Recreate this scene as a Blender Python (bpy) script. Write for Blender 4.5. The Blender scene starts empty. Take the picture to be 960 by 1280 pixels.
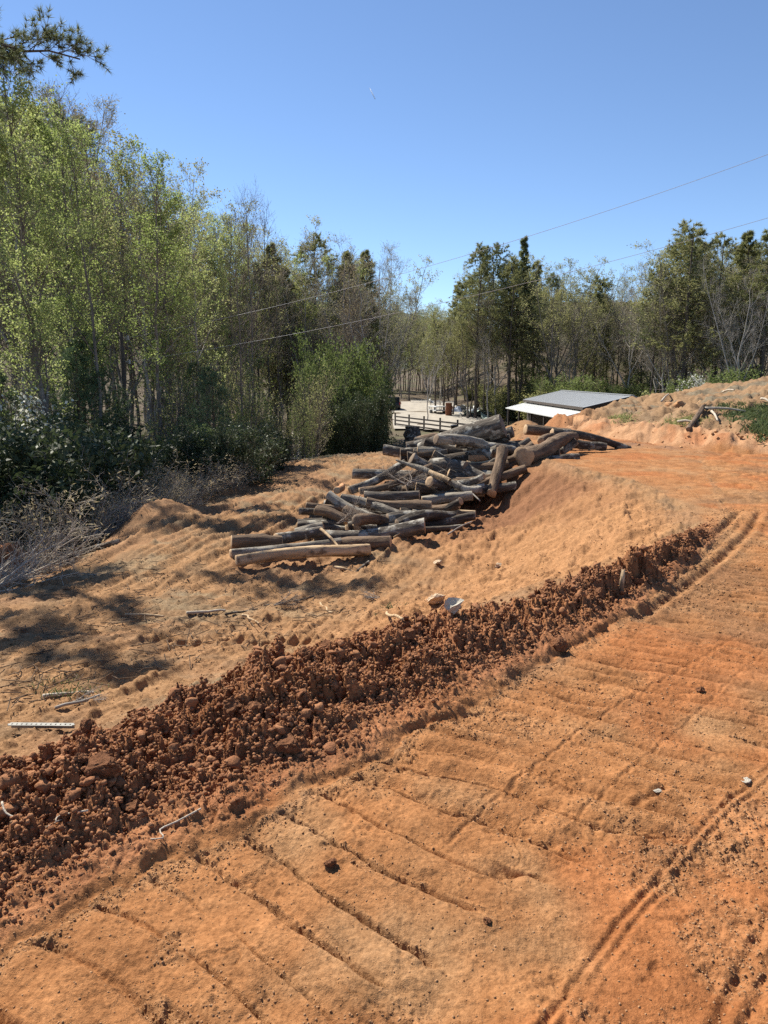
import bpy, math, time
import numpy as np
from mathutils import Matrix, Vector, noise as mnoise

T0 = time.time()
rng = np.random.default_rng(11)
R = math.radians
SC = bpy.context.scene
COL = SC.collection

# ------------------------------------------------------------------ camera model
PITCH = math.atan(174 / 960.0)
FPX = 960.0
EYE = 1.6
cp, sp = math.cos(PITCH), math.sin(PITCH)


def ray(u, v):
    a = (u - 480) / FPX
    b = (640 - v) / FPX
    return np.array([a, cp + b * sp, -sp + b * cp])


def at(u, v, D):
    """point seen at photo pixel (u, v) at forward distance D"""
    r = ray(u, v)
    return r * (D / r[1]) + np.array([0, 0, EYE])


def on(u, v, z):
    r = ray(u, v)
    return r * ((z - EYE) / r[2]) + np.array([0, 0, EYE])


# ------------------------------------------------------------------ noise
def _hash(ix, iy, seed):
    h = (ix.astype(np.int64) * 374761393 + iy.astype(np.int64) * 668265263 + seed * 974634781) & 0xFFFFFFFF
    h = ((h ^ (h >> 13)) * 1274126177) & 0xFFFFFFFF
    h = h ^ (h >> 16)
    return (h & 0xFFFFFF) / float(0xFFFFFF)


def vn(x, y, seed=0):
    ix = np.floor(x); iy = np.floor(y)
    fx = x - ix; fy = y - iy
    ux = fx * fx * fx * (fx * (fx * 6 - 15) + 10); uy = fy * fy * fy * (fy * (fy * 6 - 15) + 10)
    a = _hash(ix, iy, seed); b = _hash(ix + 1, iy, seed)
    c = _hash(ix, iy + 1, seed); d = _hash(ix + 1, iy + 1, seed)
    return (a + (b - a) * ux + (c - a) * uy + (a - b - c + d) * ux * uy) * 2 - 1


def fbm(x, y, octv, seed=0, gain=0.5):
    s = 0; a = 1; f = 1; tot = 0
    for k in range(octv):
        ca, sa = math.cos(k * 1.1), math.sin(k * 1.1)
        s = s + a * vn((x * ca - y * sa) * f + 17.3 * k, (x * sa + y * ca) * f - 9.1 * k, seed + k)
        tot += a; a *= gain; f *= 2.03
    return s / tot * 1.5


def worley(x, y, seed=0):
    ix = np.floor(x); iy = np.floor(y)
    f1 = np.full(x.shape, 9.0); f2 = np.full(x.shape, 9.0); idr = np.zeros(x.shape)
    for dx in (-1, 0, 1):
        for dy in (-1, 0, 1):
            cx = ix + dx; cy = iy + dy
            d = np.hypot(cx + _hash(cx, cy, seed) - x, cy + _hash(cx, cy, seed + 77) - y)
            m = d < f1
            f2 = np.where(m, f1, np.minimum(f2, d))
            idr = np.where(m, _hash(cx, cy, seed + 154), idr)
            f1 = np.where(m, d, f1)
    return f1, f2, idr


def chunks(x, y, seed, tilt=1.1):
    ix = np.floor(x); iy = np.floor(y)
    f1 = np.full(x.shape, 9.0); f2 = np.full(x.shape, 9.0); hh = np.zeros(x.shape)
    for dx in (-1, 0, 1):
        for dy in (-1, 0, 1):
            cx = ix + dx; cy = iy + dy
            ox = x - cx - _hash(cx, cy, seed); oy = y - cy - _hash(cx, cy, seed + 77)
            d = np.abs(ox) * .6 + np.hypot(ox, oy) * .55
            m = d < f1
            f2 = np.where(m, f1, np.minimum(f2, d))
            r1 = _hash(cx, cy, seed + 154)
            pl = r1 + tilt * ((_hash(cx, cy, seed + 231) - .5) * 2 * ox + (_hash(cx, cy, seed + 308) - .5) * 2 * oy)
            hh = np.where(m, pl, hh)
            f1 = np.where(m, d, f1)
    return np.clip(hh, 0, 1.5) * np.clip((f2 - f1) / .22, 0, 1) ** .6


def ss(a, b, x):
    t = np.clip((x - a) / (b - a), 0, 1)
    return t * t * (3 - 2 * t)


def seg_near(x, y, pts, closed=False):
    """distance, arclength, side (+1 left of the direction of travel)"""
    pts = np.asarray(pts, float)
    n = len(pts)
    best = np.full(x.shape, 1e9); S = np.zeros(x.shape); side = np.ones(x.shape)
    acc = 0
    rngi = range(n if closed else n - 1)
    for i in rngi:
        ax, ay = pts[i]; bx, by = pts[(i + 1) % n]
        L = math.hypot(bx - ax, by - ay); tx, ty = (bx - ax) / L, (by - ay) / L
        q = (x - ax) * tx + (y - ay) * ty
        lo = 0 if (i > 0 or closed) else -1e3
        hi = L if (i < n - 2 or closed) else 1e3
        qc = np.clip(q, lo, hi)
        d = np.hypot(x - ax - qc * tx, y - ay - qc * ty)
        m = d < best - 1e-9
        best = np.where(m, d, best)
        S = np.where(m, acc + qc, S)
        side = np.where(m, np.sign(-(x - ax) * ty + (y - ay) * tx + 1e-12), side)
        acc += L
    return best, S, side


def inside(x, y, poly):
    c = np.zeros(x.shape, bool)
    n = len(poly)
    for i in range(n):
        ax, ay = poly[i]; bx, by = poly[(i + 1) % n]
        if ay == by:
            continue
        m = ((ay > y) != (by > y)) & (x < (bx - ax) * (y - ay) / (by - ay) + ax)
        c ^= m
    return c


def sdist(x, y, poly):
    d, s, _ = seg_near(x, y, poly, True)
    return np.where(inside(x, y, poly), -d, d), s


# ------------------------------------------------------------------ terrain
def smooth_line(pts, n=6):
    pts = np.asarray(pts, float)
    out = []
    for i in range(len(pts) - 1):
        p0 = pts[max(i - 1, 0)]; p1 = pts[i]; p2 = pts[i + 1]; p3 = pts[min(i + 2, len(pts) - 1)]
        for k in range(n):
            t = k / n
            out.append(0.5 * ((2 * p1) + (p2 - p0) * t + (2 * p0 - 5 * p1 + 4 * p2 - p3) * t * t + (3 * p1 - p0 - 3 * p2 + p3) * t ** 3))
    out.append(pts[-1])
    return np.array(out)


EDGE = smooth_line([(-3.2, 0.2), (-1.9, 1.15), (-1.08, 1.9), (-.74, 2.27), (-.2, 2.77), (.33, 3.43), (1.01, 4.22), (2.06, 5.5), (2.95, 6.85), (3.7, 8.2), (4.3, 9.8)], 3)
# left rim of the road platform, closed round its back and right
PLAT = [(-4.2, -1), (-2.5, 1.6), (-1.7, 2.4), (-.95, 3.4), (-.4, 4.0), (.1, 4.35), (.95, 5.1), (1.75, 5.85), (2.65, 7.0), (3.2, 7.9), (3.55, 9.2), (3.6, 10.6), (3.45, 11.7),
        (3.05, 12.6), (2.75, 13.8), (2.5, 15.6), (2.9, 18), (4.5, 20), (9, 21), (60, 21), (60, -40), (-30, -40), (-12, -6)]
BANK = [(30, 5), (15, 9.2), (10.5, 12.1), (7.9, 14.2), (6.6, 15.9), (5.6, 17.8), (4.9, 20.2), (4.7, 23), (5.6, 27), (9, 33), (30, 44), (80, 40), (80, 0)]
PADP = [(-30, -14), (-9, 2), (-6.3, 6.5), (-5.3, 9.5), (-5.0, 14), (-4.3, 20), (-3.5, 23.5), (-0.8, 26.5), (2.5, 29.5), (7, 31), (20, 30), (40, 20), (40, -30)]


def far_h(x, y):
    yy = np.maximum(y, 0)
    mid = np.interp(yy, [0, 30, 45, 62, 85, 120, 200, 400, 3000], [-3.2, -3.0, -3.6, -4.2, -4.2, -2.5, 1.0, 3.0, 20])
    px = x / np.maximum(yy, 1.0)
    hl = ss(45, 170, yy) * 15 * ss(-0.02, -0.16, px)
    hr = ss(98, 175, yy) * 17 * ss(0.06, 0.2, px)
    lh = ss(-30, -90, x) * 8
    return mid + hl + hr + lh - 0.3 * ss(-8, -20, x) * ss(60, 30, yy)


def base_h(x, y):
    x = np.asarray(x, float); y = np.asarray(y, float)
    pad = np.interp(y, [0, 4, 7, 10, 20, 30], [-.5, -.58, -.82, -.95, -.95, -.85]) - 0.05 * np.clip(-x - 2.5, 0, 4) + 0.10 * fbm(x * .25, y * .25, 2, 5)
    dp, _ = sdist(x, y, PADP)
    wl = ss(-0.3, 1, dp / np.where(y > 22, 12.0, 5.5))
    h = pad + (far_h(x, y) - pad) * wl
    de, s = sdist(x, y, PLAT)
    w = np.interp(y, [1, 3.5, 6, 9, 11, 12.8, 15, 20], [1.1, 1.2, 2.2, 2.9, 2.2, 1.1, 1.8, 3.0])
    p = 1 - ss(-.12, 1.0, de / w)
    plat = 0.015 * fbm(x * .5, y * .5, 2, 9) + ss(8, 14, y) * 0.06
    h = h + (plat - h) * p
    # cut bank on the right
    q, _ = sdist(x, y, BANK); q = -q
    wob = 0.35 * vn(x * .9, y * .9, 31) + 0.18 * vn(x * 2.3, y * 2.3, 32)
    qq = np.maximum(q + wob * .6, 0)
    hb = 0.42 * ss(0, .65, qq) * (1 + .3 * vn(x * .5, y * .5, 33)) + (-0.006 + 0.02 * np.clip(x - 6, 0, 12)) * np.minimum(qq, 7.5) + 0.07 * fbm(x * .8, y * .8, 3, 35) * ss(.3, 1.5, qq)
    fall = ss(8, 24, qq)
    hb = hb + (far_h(x, y) - hb) * fall
    start = np.where(y > 21, np.minimum(h, 0.0), 0.03)
    h = np.where(q + wob * .6 > 0, np.where(y > 21, h + (hb + .0 - h) * ss(0, 2.2, qq), start + hb), h)
    # loose mound in front of the shed, spoil under the log pile
    h = h + 1.05 * np.exp(-(((x - 5.35) / .85) ** 2 + ((y - 23.5) / 1.3) ** 2))
    h = h + .92 * np.exp(-(((x - 4.85) / 1.05) ** 2 + ((y - 26.5) / 2.2) ** 2))
    h = h + .22 * np.exp(-(((x - 1.3) / 1.1) ** 2 + ((y - 14.5) / 1.8) ** 2))
    # low red mound at the left brush edge
    h = h + .34 * np.exp(-(((x + 4.05) / .55) ** 2 + ((y - 13.2) / .9) ** 2))
    return h


def gz(x, y):
    return float(base_h(np.array([x]), np.array([y]))[0])


GROOVES = [  # photo pixels along thin wheel lines on the dirt road, depth, width
    ([(640, 1330), (690, 1270), (755, 1185), (830, 1092), (900, 1012), (970, 955)], .009, .010),
    ([(665, 1330), (712, 1268), (778, 1180), (850, 1090), (915, 1015), (985, 958)], .006, .009),
    ([(870, 1330), (903, 1275), (935, 1200), (965, 1140)], .008, .013),
    ([(905, 1330), (935, 1280), (975, 1190)], .007, .012),
    ([(560, 1060), (640, 985), (740, 900), (850, 835), (965, 770)], .006, .008),
    ([(700, 1040), (790, 960), (880, 880), (965, 800)], .005, .007),
    ([(790, 1010), (830, 985)], .016, .016),
    ([(760, 760), (830, 712), (890, 672), (925, 640)], .036, .035),
    ([(800, 770), (880, 715), (935, 665), (950, 640)], .034, .035),
]


def terrain_detail(x, y, h):
    """adds ruts, cleats and clods; returns new h, masks"""
    d, s, side = seg_near(x, y, EDGE)
    t = d * side                                     # + on the berm side
    t = t + .05 * vn(s * 3.1, s * 0 + .5, 41) + .035 * vn(x * 9, y * 9, 42) + .02 * vn(x * 21, y * 21, 43)
    wf = np.interp(s, [1.5, 2.7, 3.7, 4.7, 5.4, 6.4, 7.5, 9.0, 10.5], [.80, .82, .92, .90, .76, .55, .42, .28, .2])
    t = np.where(t > 0, t / wf, t)
    send = ss(11.8, 7.0, s)                          # berm dies away towards the far bend
    # --- berm body
    pr = np.interp(t, [-.03, 0.0, .04, .26, .44, .60, .72, .86, 1.12, 1.4], [0, .0, .018, .034, .062, .092, .105, .085, .02, 0])
    low = np.interp(s, [1.2, 2.6, 4.3], [.30, .55, 1.0])
    hb = low * ss(11, 8.2, s) * pr * (0.22 + .78 * send) * ss(14.2, 10.5, s) * (1 + .28 * vn(s * 2.2, t * 0, 45))
    bm = ss(0, .10, t) * ss(1.25, .95, t) * ss(11.2, 8.8, s)           # where clods lie
    q, _ = sdist(x, y, BANK)
    on_road = (t < 0.02) & (q > 0)
    plat, _ = sdist(x, y, PLAT)
    h = h + hb
    near = np.hypot(x, y)
    # --- clods on berm: domes at several scales
    cl = 0
    for k, (sc, amp) in enumerate(((.23, .070), (.105, .040), (.058, .033), (.032, .021), (.02, .012))):
        wx = x / sc + .45 * vn(x / sc * 1.7, y / sc * 1.7, 60 + k) + .22 * vn(x / sc * 4.1, y / sc * 4.1, 65 + k)
        wy = y / sc + .45 * vn(x / sc * 1.7 + 31, y / sc * 1.7, 70 + k) + .22 * vn(x / sc * 4.1 + 11, y / sc * 4.1, 75 + k)
        cl = cl + amp * .95 * chunks(wx, wy, 50 + k) * np.where(vn(wx * .5, wy * .5, 59 + k) > -.35, 1, .15)
    up = ss(.14, .5, t)
    h = h + bm * cl * (.28 + .8 * up) * (.45 + .55 * send) * (.4 + .6 * low)
    h = h + bm * (.05 * fbm(x * 4, y * 4, 5, 80, .6) * up + .034 * (.4 + .6 * up) * fbm(x * 17, y * 17, 5, 84, .68))
    # --- road: dozer cleats
    rm = np.maximum(ss(.02, -.05, t), ss(9.5, 11, s) * ss(-.1, -.4, plat)) * (q > 0)
    nj = .013 * vn(x * 6, y * 6, 91) + .004 * vn(x * 20, y * 20, 191)
    sw = s + .06 * vn(x * 1.7, y * 1.7, 90) + nj + .10 * t
    far_w = np.interp(s, [2.5, 4.5, 7.5], [.0, .45, .95])
    wob = .09 * vn(s * 4, s * 0 + 3, 192)
    band = ss(-.02, -.07, t) * ss(-.74 - far_w, -.60 - far_w, t + wob)
    patch = ss(-.9, .1, fbm(x * 1.5, y * 1.5, 3, 92))
    nearw = ss(6.5, 4.2, s)
    pp = np.interp(sw, [-10, 4.5, 6, 40], [-10 / .178, 4.5 / .178, 4.5 / .178 + 1.5 / .15, 4.5 / .178 + 1.5 / .15 + 34 / .124])
    ph = pp % 1.0; cid = np.floor(pp)
    ca_ = .75 + .3 * vn(cid * 7.3, cid * 0 + 2.2, 193)
    tw_ = .062 + .075 * ss(4.0, 6.0, s) + .02 * vn(x * 6, y * 6, 199)
    cle = -np.exp(-((ph - .86) / tw_) ** 2) + .32 * np.cos(2 * np.pi * (ph - .36)) + .30 * np.exp(-((ph - .70) / .07) ** 2) + .55 * (ph - .45) * (ph < .8)
    amp = (.048 + .006 * nearw) * (.30 + .70 * patch) * ca_ * (.75 + .4 * vn(x * 4, y * 4, 200))
    h = h + rm * band * amp * cle
    fine = fbm(x * 26, y * 26, 4, 300, .68)
    mid = fbm(x * 7, y * 7, 4, 310, .6)
    # torn crumbly strips: at the steps between cleats, along the berm foot, in patches
    tear = np.exp(-((ph - .88) / .10) ** 2) * band * ss(-.25, .45, fbm(x * 4, y * 4, 3, 93))
    foot = np.exp(-((t + .02) / .07) ** 2)
    blot = ss(.28, .6, fbm(x * 2.1, y * 2.1, 4, 98, .6))
    strip = np.exp(-((t + .84 + far_w + wob) / .13) ** 2) * ss(-.4, .4, vn(s * 1.3, s * 0, 194))
    rough = np.clip(tear * .95 + .8 * foot + .5 * blot + .8 * strip, 0, 1)
    f1, f2, idr = worley(x / .034 + .6 * vn(x * 40, y * 40, 195), y / .034 + .6 * vn(x * 40 + 9, y * 40, 196), 99)
    grain = np.clip(1 - f1 / .62, 0, 1) ** .7 * idr
    h = h + rm * rough * (.012 * (fine - .1) + .011 * grain - .004) - rm * tear * .004
    # jagged drying cracks
    cr = fbm(x * 3.2, y * 3.2, 5, 320, .62)
    ck = np.exp(-(cr / .028) ** 2) * ss(.05, .45, fbm(x * 1.6 + 7, y * 1.6, 3, 97))
    h = h - rm * ck * .018 * ss(-1.3, -.2, t) * (.4 + .6 * nearw)
    # hollows, general unevenness and grit
    pt = ss(.38, .7, fbm(x * 4.4, y * 4.4, 5, 100, .62))
    h = h - rm * pt * .009
    h = h + rm * (.014 * fbm(x * 2.2, y * 2.2, 3, 106) + .006 * mid + .0030 * fine)
    f1, f2, idr = worley(x / .02, y / .02, 197)
    h = h + rm * .0055 * np.clip(1 - f1 / .5, 0, 1) * np.where(idr > .45, idr, 0) * (.35 + .65 * ss(-.3, .4, fbm(x * 1.1, y * 1.1, 3, 198)))
    for pts, dep, wd in GROOVES:
        pl = smooth_line([on(u, v, 0.0)[:2] for u, v in pts], 4)
        x0, y0 = pl.min(0) - .3; x1, y1 = pl.max(0) + .3
        m = (x > x0) & (x < x1) & (y > y0) & (y < y1)
        if not m.any():
            continue
        xm, ym = x[m], y[m]
        best = np.full(xm.shape, 9.0)
        for i in range(len(pl) - 1):
            a = pl[i]; b = pl[i + 1]; L = np.hypot(*(b - a)); tt = (b - a) / L
            qv = np.clip((xm - a[0]) * tt[0] + (ym - a[1]) * tt[1], 0, L)
            best = np.minimum(best, np.hypot(xm - a[0] - qv * tt[0], ym - a[1] - qv * tt[1]))
        best = best + .004 * vn(xm * 30, ym * 30, 111)
        nz = .85 + .3 * vn(xm * 9, ym * 9, 110)
        dh = -dep * np.exp(-(best / wd) ** 2) * nz + .45 * dep * np.exp(-((best - 2.1 * wd) / (wd * 1.0)) ** 2) * nz
        h[m] += dh
    # --- pad: machine scrapes along its length, bank streaks
    pm = ss(.9, 1.3, t) * (plat > -.15) * ss(60, 30, y)
    ca, sa = .31, .95
    xa = x * ca + y * sa; ya = -x * sa + y * ca
    warp = .5 * vn(xa * .12, ya * .3, 120)
    far = ss(7, 13, y)
    rid = (1 - np.abs(fbm(xa * .22, ya * 2.3 + warp * 3, 5, 121, .58))) ** 2
    h = h + pm * (.15 * (rid - .5) * (.25 + .75 * far) * ss(3, -1, x) + .045 * fbm(x * 1.1, y * 1.1, 4, 125) + .018 * fbm(x * 6, y * 6, 5, 129, .65) + .026 * fbm(xa * 1.1, ya * 8, 4, 340, .6) + .006 * fbm(x * 32, y * 32, 3, 330))
    f1, f2, idr = worley(x / .11, y / .11, 131)
    h = h + pm * .03 * np.sqrt(np.clip(1 - (f1 / .42) ** 2, 0, 1)) * np.where(idr > .72, idr, 0)
    # slope of the fill bank
    sl = ss(-.1, .3, plat) * ss(3.5, 2, plat) * ss(6.5, 8, y)
    h = h + sl * (.055 * fbm(x * 2.0 + y * .6, y * 4.6, 5, 135, .6) + .022 * fbm(x * 12, y * 12, 4, 136, .65))
    # one cleated tyre strip across the pad
    a = on(190, 790, -.8); b = on(395, 778, -.8)
    L = math.hypot(b[0] - a[0], b[1] - a[1]); tx, ty = (b[0] - a[0]) / L, (b[1] - a[1]) / L
    qs = (x - a[0]) * tx + (y - a[1]) * ty; qt = -(x - a[0]) * ty + (y - a[1]) * tx
    mk = (qs > 0) & (qs < L) & (np.abs(qt) < .2)
    h = h + np.where(mk, .035 * np.sin((qs + .5 * np.abs(qt)) * 2 * np.pi / .13) * ss(.2, .13, np.abs(qt)), 0)
    # cut bank runnels
    bq = -q
    bk = ss(0, .3, bq) * ss(14, 8, bq) * ss(45, 35, y)
    h = h + bk * (.17 * fbm(x * 1.9, y * 1.9, 5, 140, .58) + .035 * fbm(x * 7, y * 7, 5, 144, .65))
    loose = np.where(rm > .5, np.clip(rough, 0, 1), 0)
    return h, t, s, bm, q, plat, loose


def chunked(fn, *arrs, n=40000):
    from concurrent.futures import ThreadPoolExecutor
    N = len(arrs[0]); cut = list(range(0, N, n)) + [N]
    with ThreadPoolExecutor(4) as ex:
        res = list(ex.map(lambda k: fn(*[a[cut[k]:cut[k + 1]] for a in arrs]), range(len(cut) - 1)))
    if isinstance(res[0], tuple):
        return tuple(np.concatenate([r[i] for r in res]) for i in range(len(res[0])))
    return np.concatenate(res)


def build_terrain():
    fine = np.radians(np.arange(-31, 31.01, .088))
    side = np.radians(np.concatenate([np.arange(31.3, 46, .3), np.arange(46, 90, 1.0), np.arange(92, 180, 4.0)]))
    ang = np.concatenate([-side[::-1], fine, side])
    r = [.45]
    while r[-1] < 2600:
        q = r[-1]
        r.append(q * (1.0022 if q < 4.2 else 1.0033 if q < 8 else 1.0052 if q < 16 else 1.0085 if q < 36 else 1.025))
    r = np.array(r)
    Rg, A = np.meshgrid(r, ang, indexing='ij')
    X = (Rg * np.sin(A)).ravel(); Y = (Rg * np.cos(A)).ravel()
    h = chunked(base_h, X, Y)
    near = (np.hypot(X, Y) < 48) & (Y > -3)
    t = np.full(X.shape, -9.0); s = np.zeros(X.shape); bm = np.zeros(X.shape); q = np.full(X.shape, 9.0); pl = np.full(X.shape, 9.0)
    lo_ = np.zeros(X.shape)
    hn, t[near], s[near], bm[near], q[near], pl[near], lo_[near] = chunked(terrain_detail, X[near], Y[near], h[near].copy())
    h[near] = hn
    farn = ~near
    h[farn] += .25 * fbm(X[farn] * .12, Y[farn] * .12, 3, 150) * ss(40, 60, np.hypot(X[farn], Y[farn]))
    V = np.stack([X, Y, h], 1)
    # ---- soil colour by what the soil is (damp spoil, packed clay, dusty pad, leaf litter), with some shade painted in
    def c(*a): return np.array(a)
    def mix(a, b, m): return a + (b - a) * m[:, None]
    packed = c(.325, .145, .057); dusty = c(.290, .161, .077); damp = c(.30, .132, .063); pale = c(.40, .225, .122)
    litter = c(.125, .096, .068); grassy = c(.10, .11, .05); tan = c(.235, .142, .075)
    n1 = fbm(X * .9, Y * .9, 3, 160); n2 = fbm(X * 3.3, Y * 3.3, 3, 163); n3 = fbm(X * .35, Y * .35, 2, 166)
    C = np.tile(packed, (len(X), 1)).astype(float)
    C = mix(C, c(.330, .182, .087), .8 * ss(-.1, .7, n1 * .6 + n2 * .5))
    C = mix(C, c(.335, .125, .044), .8 * ss(.15, .75, n1 * -.5 + fbm(X * 1.4, Y * 1.4, 2, 170)))
    C = mix(C, c(.215, .112, .055), .7 * ss(.15, .7, fbm(X * .8 + 9, Y * .8, 4, 174)))
    C = mix(C, c(.345, .195, .095), lo_ * .5)
    C = mix(C, c(.21, .115, .062), ss(.45, .9, lo_) * ss(.0, .6, n2) * .6)
    padm = ss(.8, 1.3, t) * near * ss(-.35, -.05, pl)
    C = mix(C, mix(np.tile(dusty, (len(X), 1)), tan, ss(-.2, .6, n2)), padm)
    C = mix(C, c(.27, .145, .075), padm * .6 * ss(0.0, .7, fbm(X * .7, Y * .7, 3, 168)))
    C = mix(C, c(.235, .185, .115), padm * .6 * ss(.25, .8, fbm(X * .9, Y * 2.2, 3, 172)) * ss(2, -2, X))
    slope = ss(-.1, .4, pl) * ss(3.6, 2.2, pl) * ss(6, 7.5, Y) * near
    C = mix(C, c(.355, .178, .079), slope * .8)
    C = mix(C, c(.19, .088, .045), slope * ss(9.8, 12.5, Y + .8 * n1) * .85)  # bank by the log pile: dark soil plus the pile's shadow painted in
    C = mix(C, damp, bm * (.75 + .25 * n2))
    C = mix(C, c(.14, .066, .038), bm * .5 * ss(.2, .7, n1))
    bq = -q
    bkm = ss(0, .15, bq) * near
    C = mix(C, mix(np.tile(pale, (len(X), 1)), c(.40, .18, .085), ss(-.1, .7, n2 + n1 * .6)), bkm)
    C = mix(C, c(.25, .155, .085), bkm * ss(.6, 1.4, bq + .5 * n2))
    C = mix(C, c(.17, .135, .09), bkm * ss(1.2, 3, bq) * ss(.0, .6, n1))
    C = mix(C, c(.19, .125, .09), near * .6 * np.exp(-((bq + .35) / .35) ** 2) * ss(-.3, .4, n1) * (X > 3))  # tree shade along the bank toe, painted as a darker band of soil
    C = mix(C, c(.30, .135, .06), .9 * np.exp(-(((X - 5.2) / .9) ** 2 + ((Y - 23.5) / 1.4) ** 2)))
    dp, _ = sdist(X, Y, PADP)
    off = ss(-.2, 1.3, dp + .5 * n1) * ss(-1, 1, 1.2 - np.where(bq > 0, 1, 0) * 2) * np.where((q > 0) & (pl > 0), 1, 0)
    C = mix(C, mix(np.tile(litter, (len(X), 1)), grassy, ss(-.1, .6, n3 + .2 * n2) * .6), off)
    rr = np.hypot(X, Y)
    C = mix(C, mix(np.tile(litter, (len(X), 1)), grassy, ss(0, .7, n3) * .5), ss(38, 52, rr) * 1.0)
    C = mix(C, litter, ss(9, 14, bq))
    # ---- faces
    nr, na = len(r), len(ang)
    i = np.arange(nr - 1)[:, None] * na; j = np.arange(na)[None, :]
    jn = (j + 1) % na
    F = np.stack([i + j, i + jn, i + na + jn, i + na + j], -1).reshape(-1, 4)[:, ::-1]
    fc = F[:, 0]
    road = ((t[fc] < .015) | (s[fc] > 12.6) | (t[fc] > 1.18)) & (pl[fc] < 0) & (q[fc] > 0) & (Y[fc] > -30) & (rr[fc] < 48) | ((rr[fc] < 48) & (pl[fc] < 0) & (q[fc] > 0) & (Y[fc] <= -3))
    berm = (~road) & (t[fc] >= .015) & (t[fc] < 1.18) & (s[fc] < 12.6) & near[fc] & (Y[fc] > -1)
    bank = (~road) & (~berm) & (q[fc] <= 0) & (q[fc] > -13) & (rr[fc] < 48)
    rest = ~(road | berm | bank)
    # centre fan closes the hole at the camera's feet
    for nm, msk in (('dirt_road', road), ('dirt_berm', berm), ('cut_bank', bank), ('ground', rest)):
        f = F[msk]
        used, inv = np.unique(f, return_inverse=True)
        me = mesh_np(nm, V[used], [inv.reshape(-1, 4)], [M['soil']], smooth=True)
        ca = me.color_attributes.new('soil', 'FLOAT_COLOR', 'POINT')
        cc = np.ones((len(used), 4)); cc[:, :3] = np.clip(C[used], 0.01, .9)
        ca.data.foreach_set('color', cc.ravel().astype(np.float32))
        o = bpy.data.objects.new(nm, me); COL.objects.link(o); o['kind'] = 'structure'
    return V, t, s, bm, q, pl, lo_


# ------------------------------------------------------------------ mesh helpers
def mesh_np(name, V, Fs, mats=(), mi=None, smooth=False):
    me = bpy.data.meshes.new(name)
    V = np.asarray(V, np.float32).reshape(-1, 3)
    me.vertices.add(len(V)); me.vertices.foreach_set('co', V.ravel())
    Fs = [np.asarray(f) for f in Fs if len(f)]
    tot = sum(f.size for f in Fs); npoly = sum(len(f) for f in Fs)
    me.loops.add(tot); me.loops.foreach_set('vertex_index', np.concatenate([f.ravel() for f in Fs]).astype(np.int32))
    me.polygons.add(npoly)
    ls = []; off = 0
    for f in Fs:
        k = f.shape[1]
        ls.append(off + np.arange(len(f)) * k); off += f.size
    me.polygons.foreach_set('loop_start', np.concatenate(ls).astype(np.int32))
    for m in mats:
        me.materials.append(m)
    if mi is not None:
        me.polygons.foreach_set('material_index', np.asarray(mi, np.int32))
    if smooth:
        me.polygons.foreach_set('use_smooth', np.ones(npoly, bool))
    me.update(calc_edges=True)
    return me


def link(name, me, parent=None, loc=None):
    o = bpy.data.objects.new(name, me); COL.objects.link(o)
    if parent is not None:
        o.parent = parent
    if loc is not None:
        o.location = loc
    return o


def tag(o, label=None, cat=None, group=None, kind=None):
    if label: o['label'] = label
    if cat: o['category'] = cat
    if group: o['group'] = group
    if kind: o['kind'] = kind
    return o


def empty(name, loc=(0, 0, 0), rz=0.0):
    o = bpy.data.objects.new(name, None); COL.objects.link(o)
    o.location = loc; o.rotation_euler = (0, 0, rz); o.empty_display_size = .2
    return o


def copy_tree(o, parent=None):
    c = o.copy(); COL.objects.link(c)
    if parent is not None:
        c.parent = parent
    for ch in KIDS.get(o.name, ()):
        k = copy_tree(ch, c)
        KIDS.setdefault(c.name, []).append(k)
    return c


KIDS = {}


def part(name, me, parent):
    o = link(name, me, parent)
    KIDS.setdefault(parent.name, []).append(o)
    return o


class MB:
    """collects simple solids into one mesh"""
    def __init__(s): s.V = []; s.F = []; s.n = 0

    def add(s, V, F):
        V = np.asarray(V, float)
        s.V.append(V)
        for f in F: s.F.append([i + s.n for i in f])
        s.n += len(V); return s

    def box(s, c, size, rot=None, taper=1.0):
        x, y, z = [q / 2 for q in size]
        V = np.array([(-x, -y, -z), (x, -y, -z), (x, y, -z), (-x, y, -z), (-x * taper, -y * taper, z), (x * taper, -y * taper, z), (x * taper, y * taper, z), (-x * taper, y * taper, z)])
        if rot is not None: V = V @ np.array(rot.to_3x3()).T
        return s.add(V + np.array(c), [(3, 2, 1, 0), (4, 5, 6, 7), (0, 1, 5, 4), (1, 2, 6, 5), (2, 3, 7, 6), (3, 0, 4, 7)])

    def tube(s, pts, rad, k=8, caps=True):
        pts = np.asarray(pts, float); n = len(pts)
        rad = np.broadcast_to(np.asarray(rad, float), (n,))
        V, F = tubes(pts[None], rad[None], k)
        s.add(V, F.tolist())
        if caps:
            s.F.append([s.n - len(V) + i for i in range(k)][::-1]); s.F.append([s.n - k + i for i in range(k)])
        return s

    def poly(s, P, thick):
        """closed planar outline extruded by vector thick"""
        P = np.asarray(P, float); n = len(P)
        s.add(np.concatenate([P, P + np.asarray(thick)]), [list(range(n))[::-1], list(range(n, 2 * n))] + [(i, (i + 1) % n, n + (i + 1) % n, n + i) for i in range(n)])
        return s

    def mesh(s, name, mat, bevel=0.0, smooth=False):
        me = bpy.data.meshes.new(name)
        me.from_pydata(np.concatenate(s.V).tolist(), [], s.F)
        if mat: me.materials.append(mat)
        me.update()
        import bmesh
        bm = bmesh.new(); bm.from_mesh(me)
        bmesh.ops.recalc_face_normals(bm, faces=bm.faces)
        if bevel:
            bmesh.ops.bevel(bm, geom=list(bm.edges), offset=bevel, segments=1, affect='EDGES')
        bm.to_mesh(me); bm.free()
        if smooth:
            me.polygons.foreach_set('use_smooth', np.ones(len(me.polygons), bool))
        return me


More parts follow.
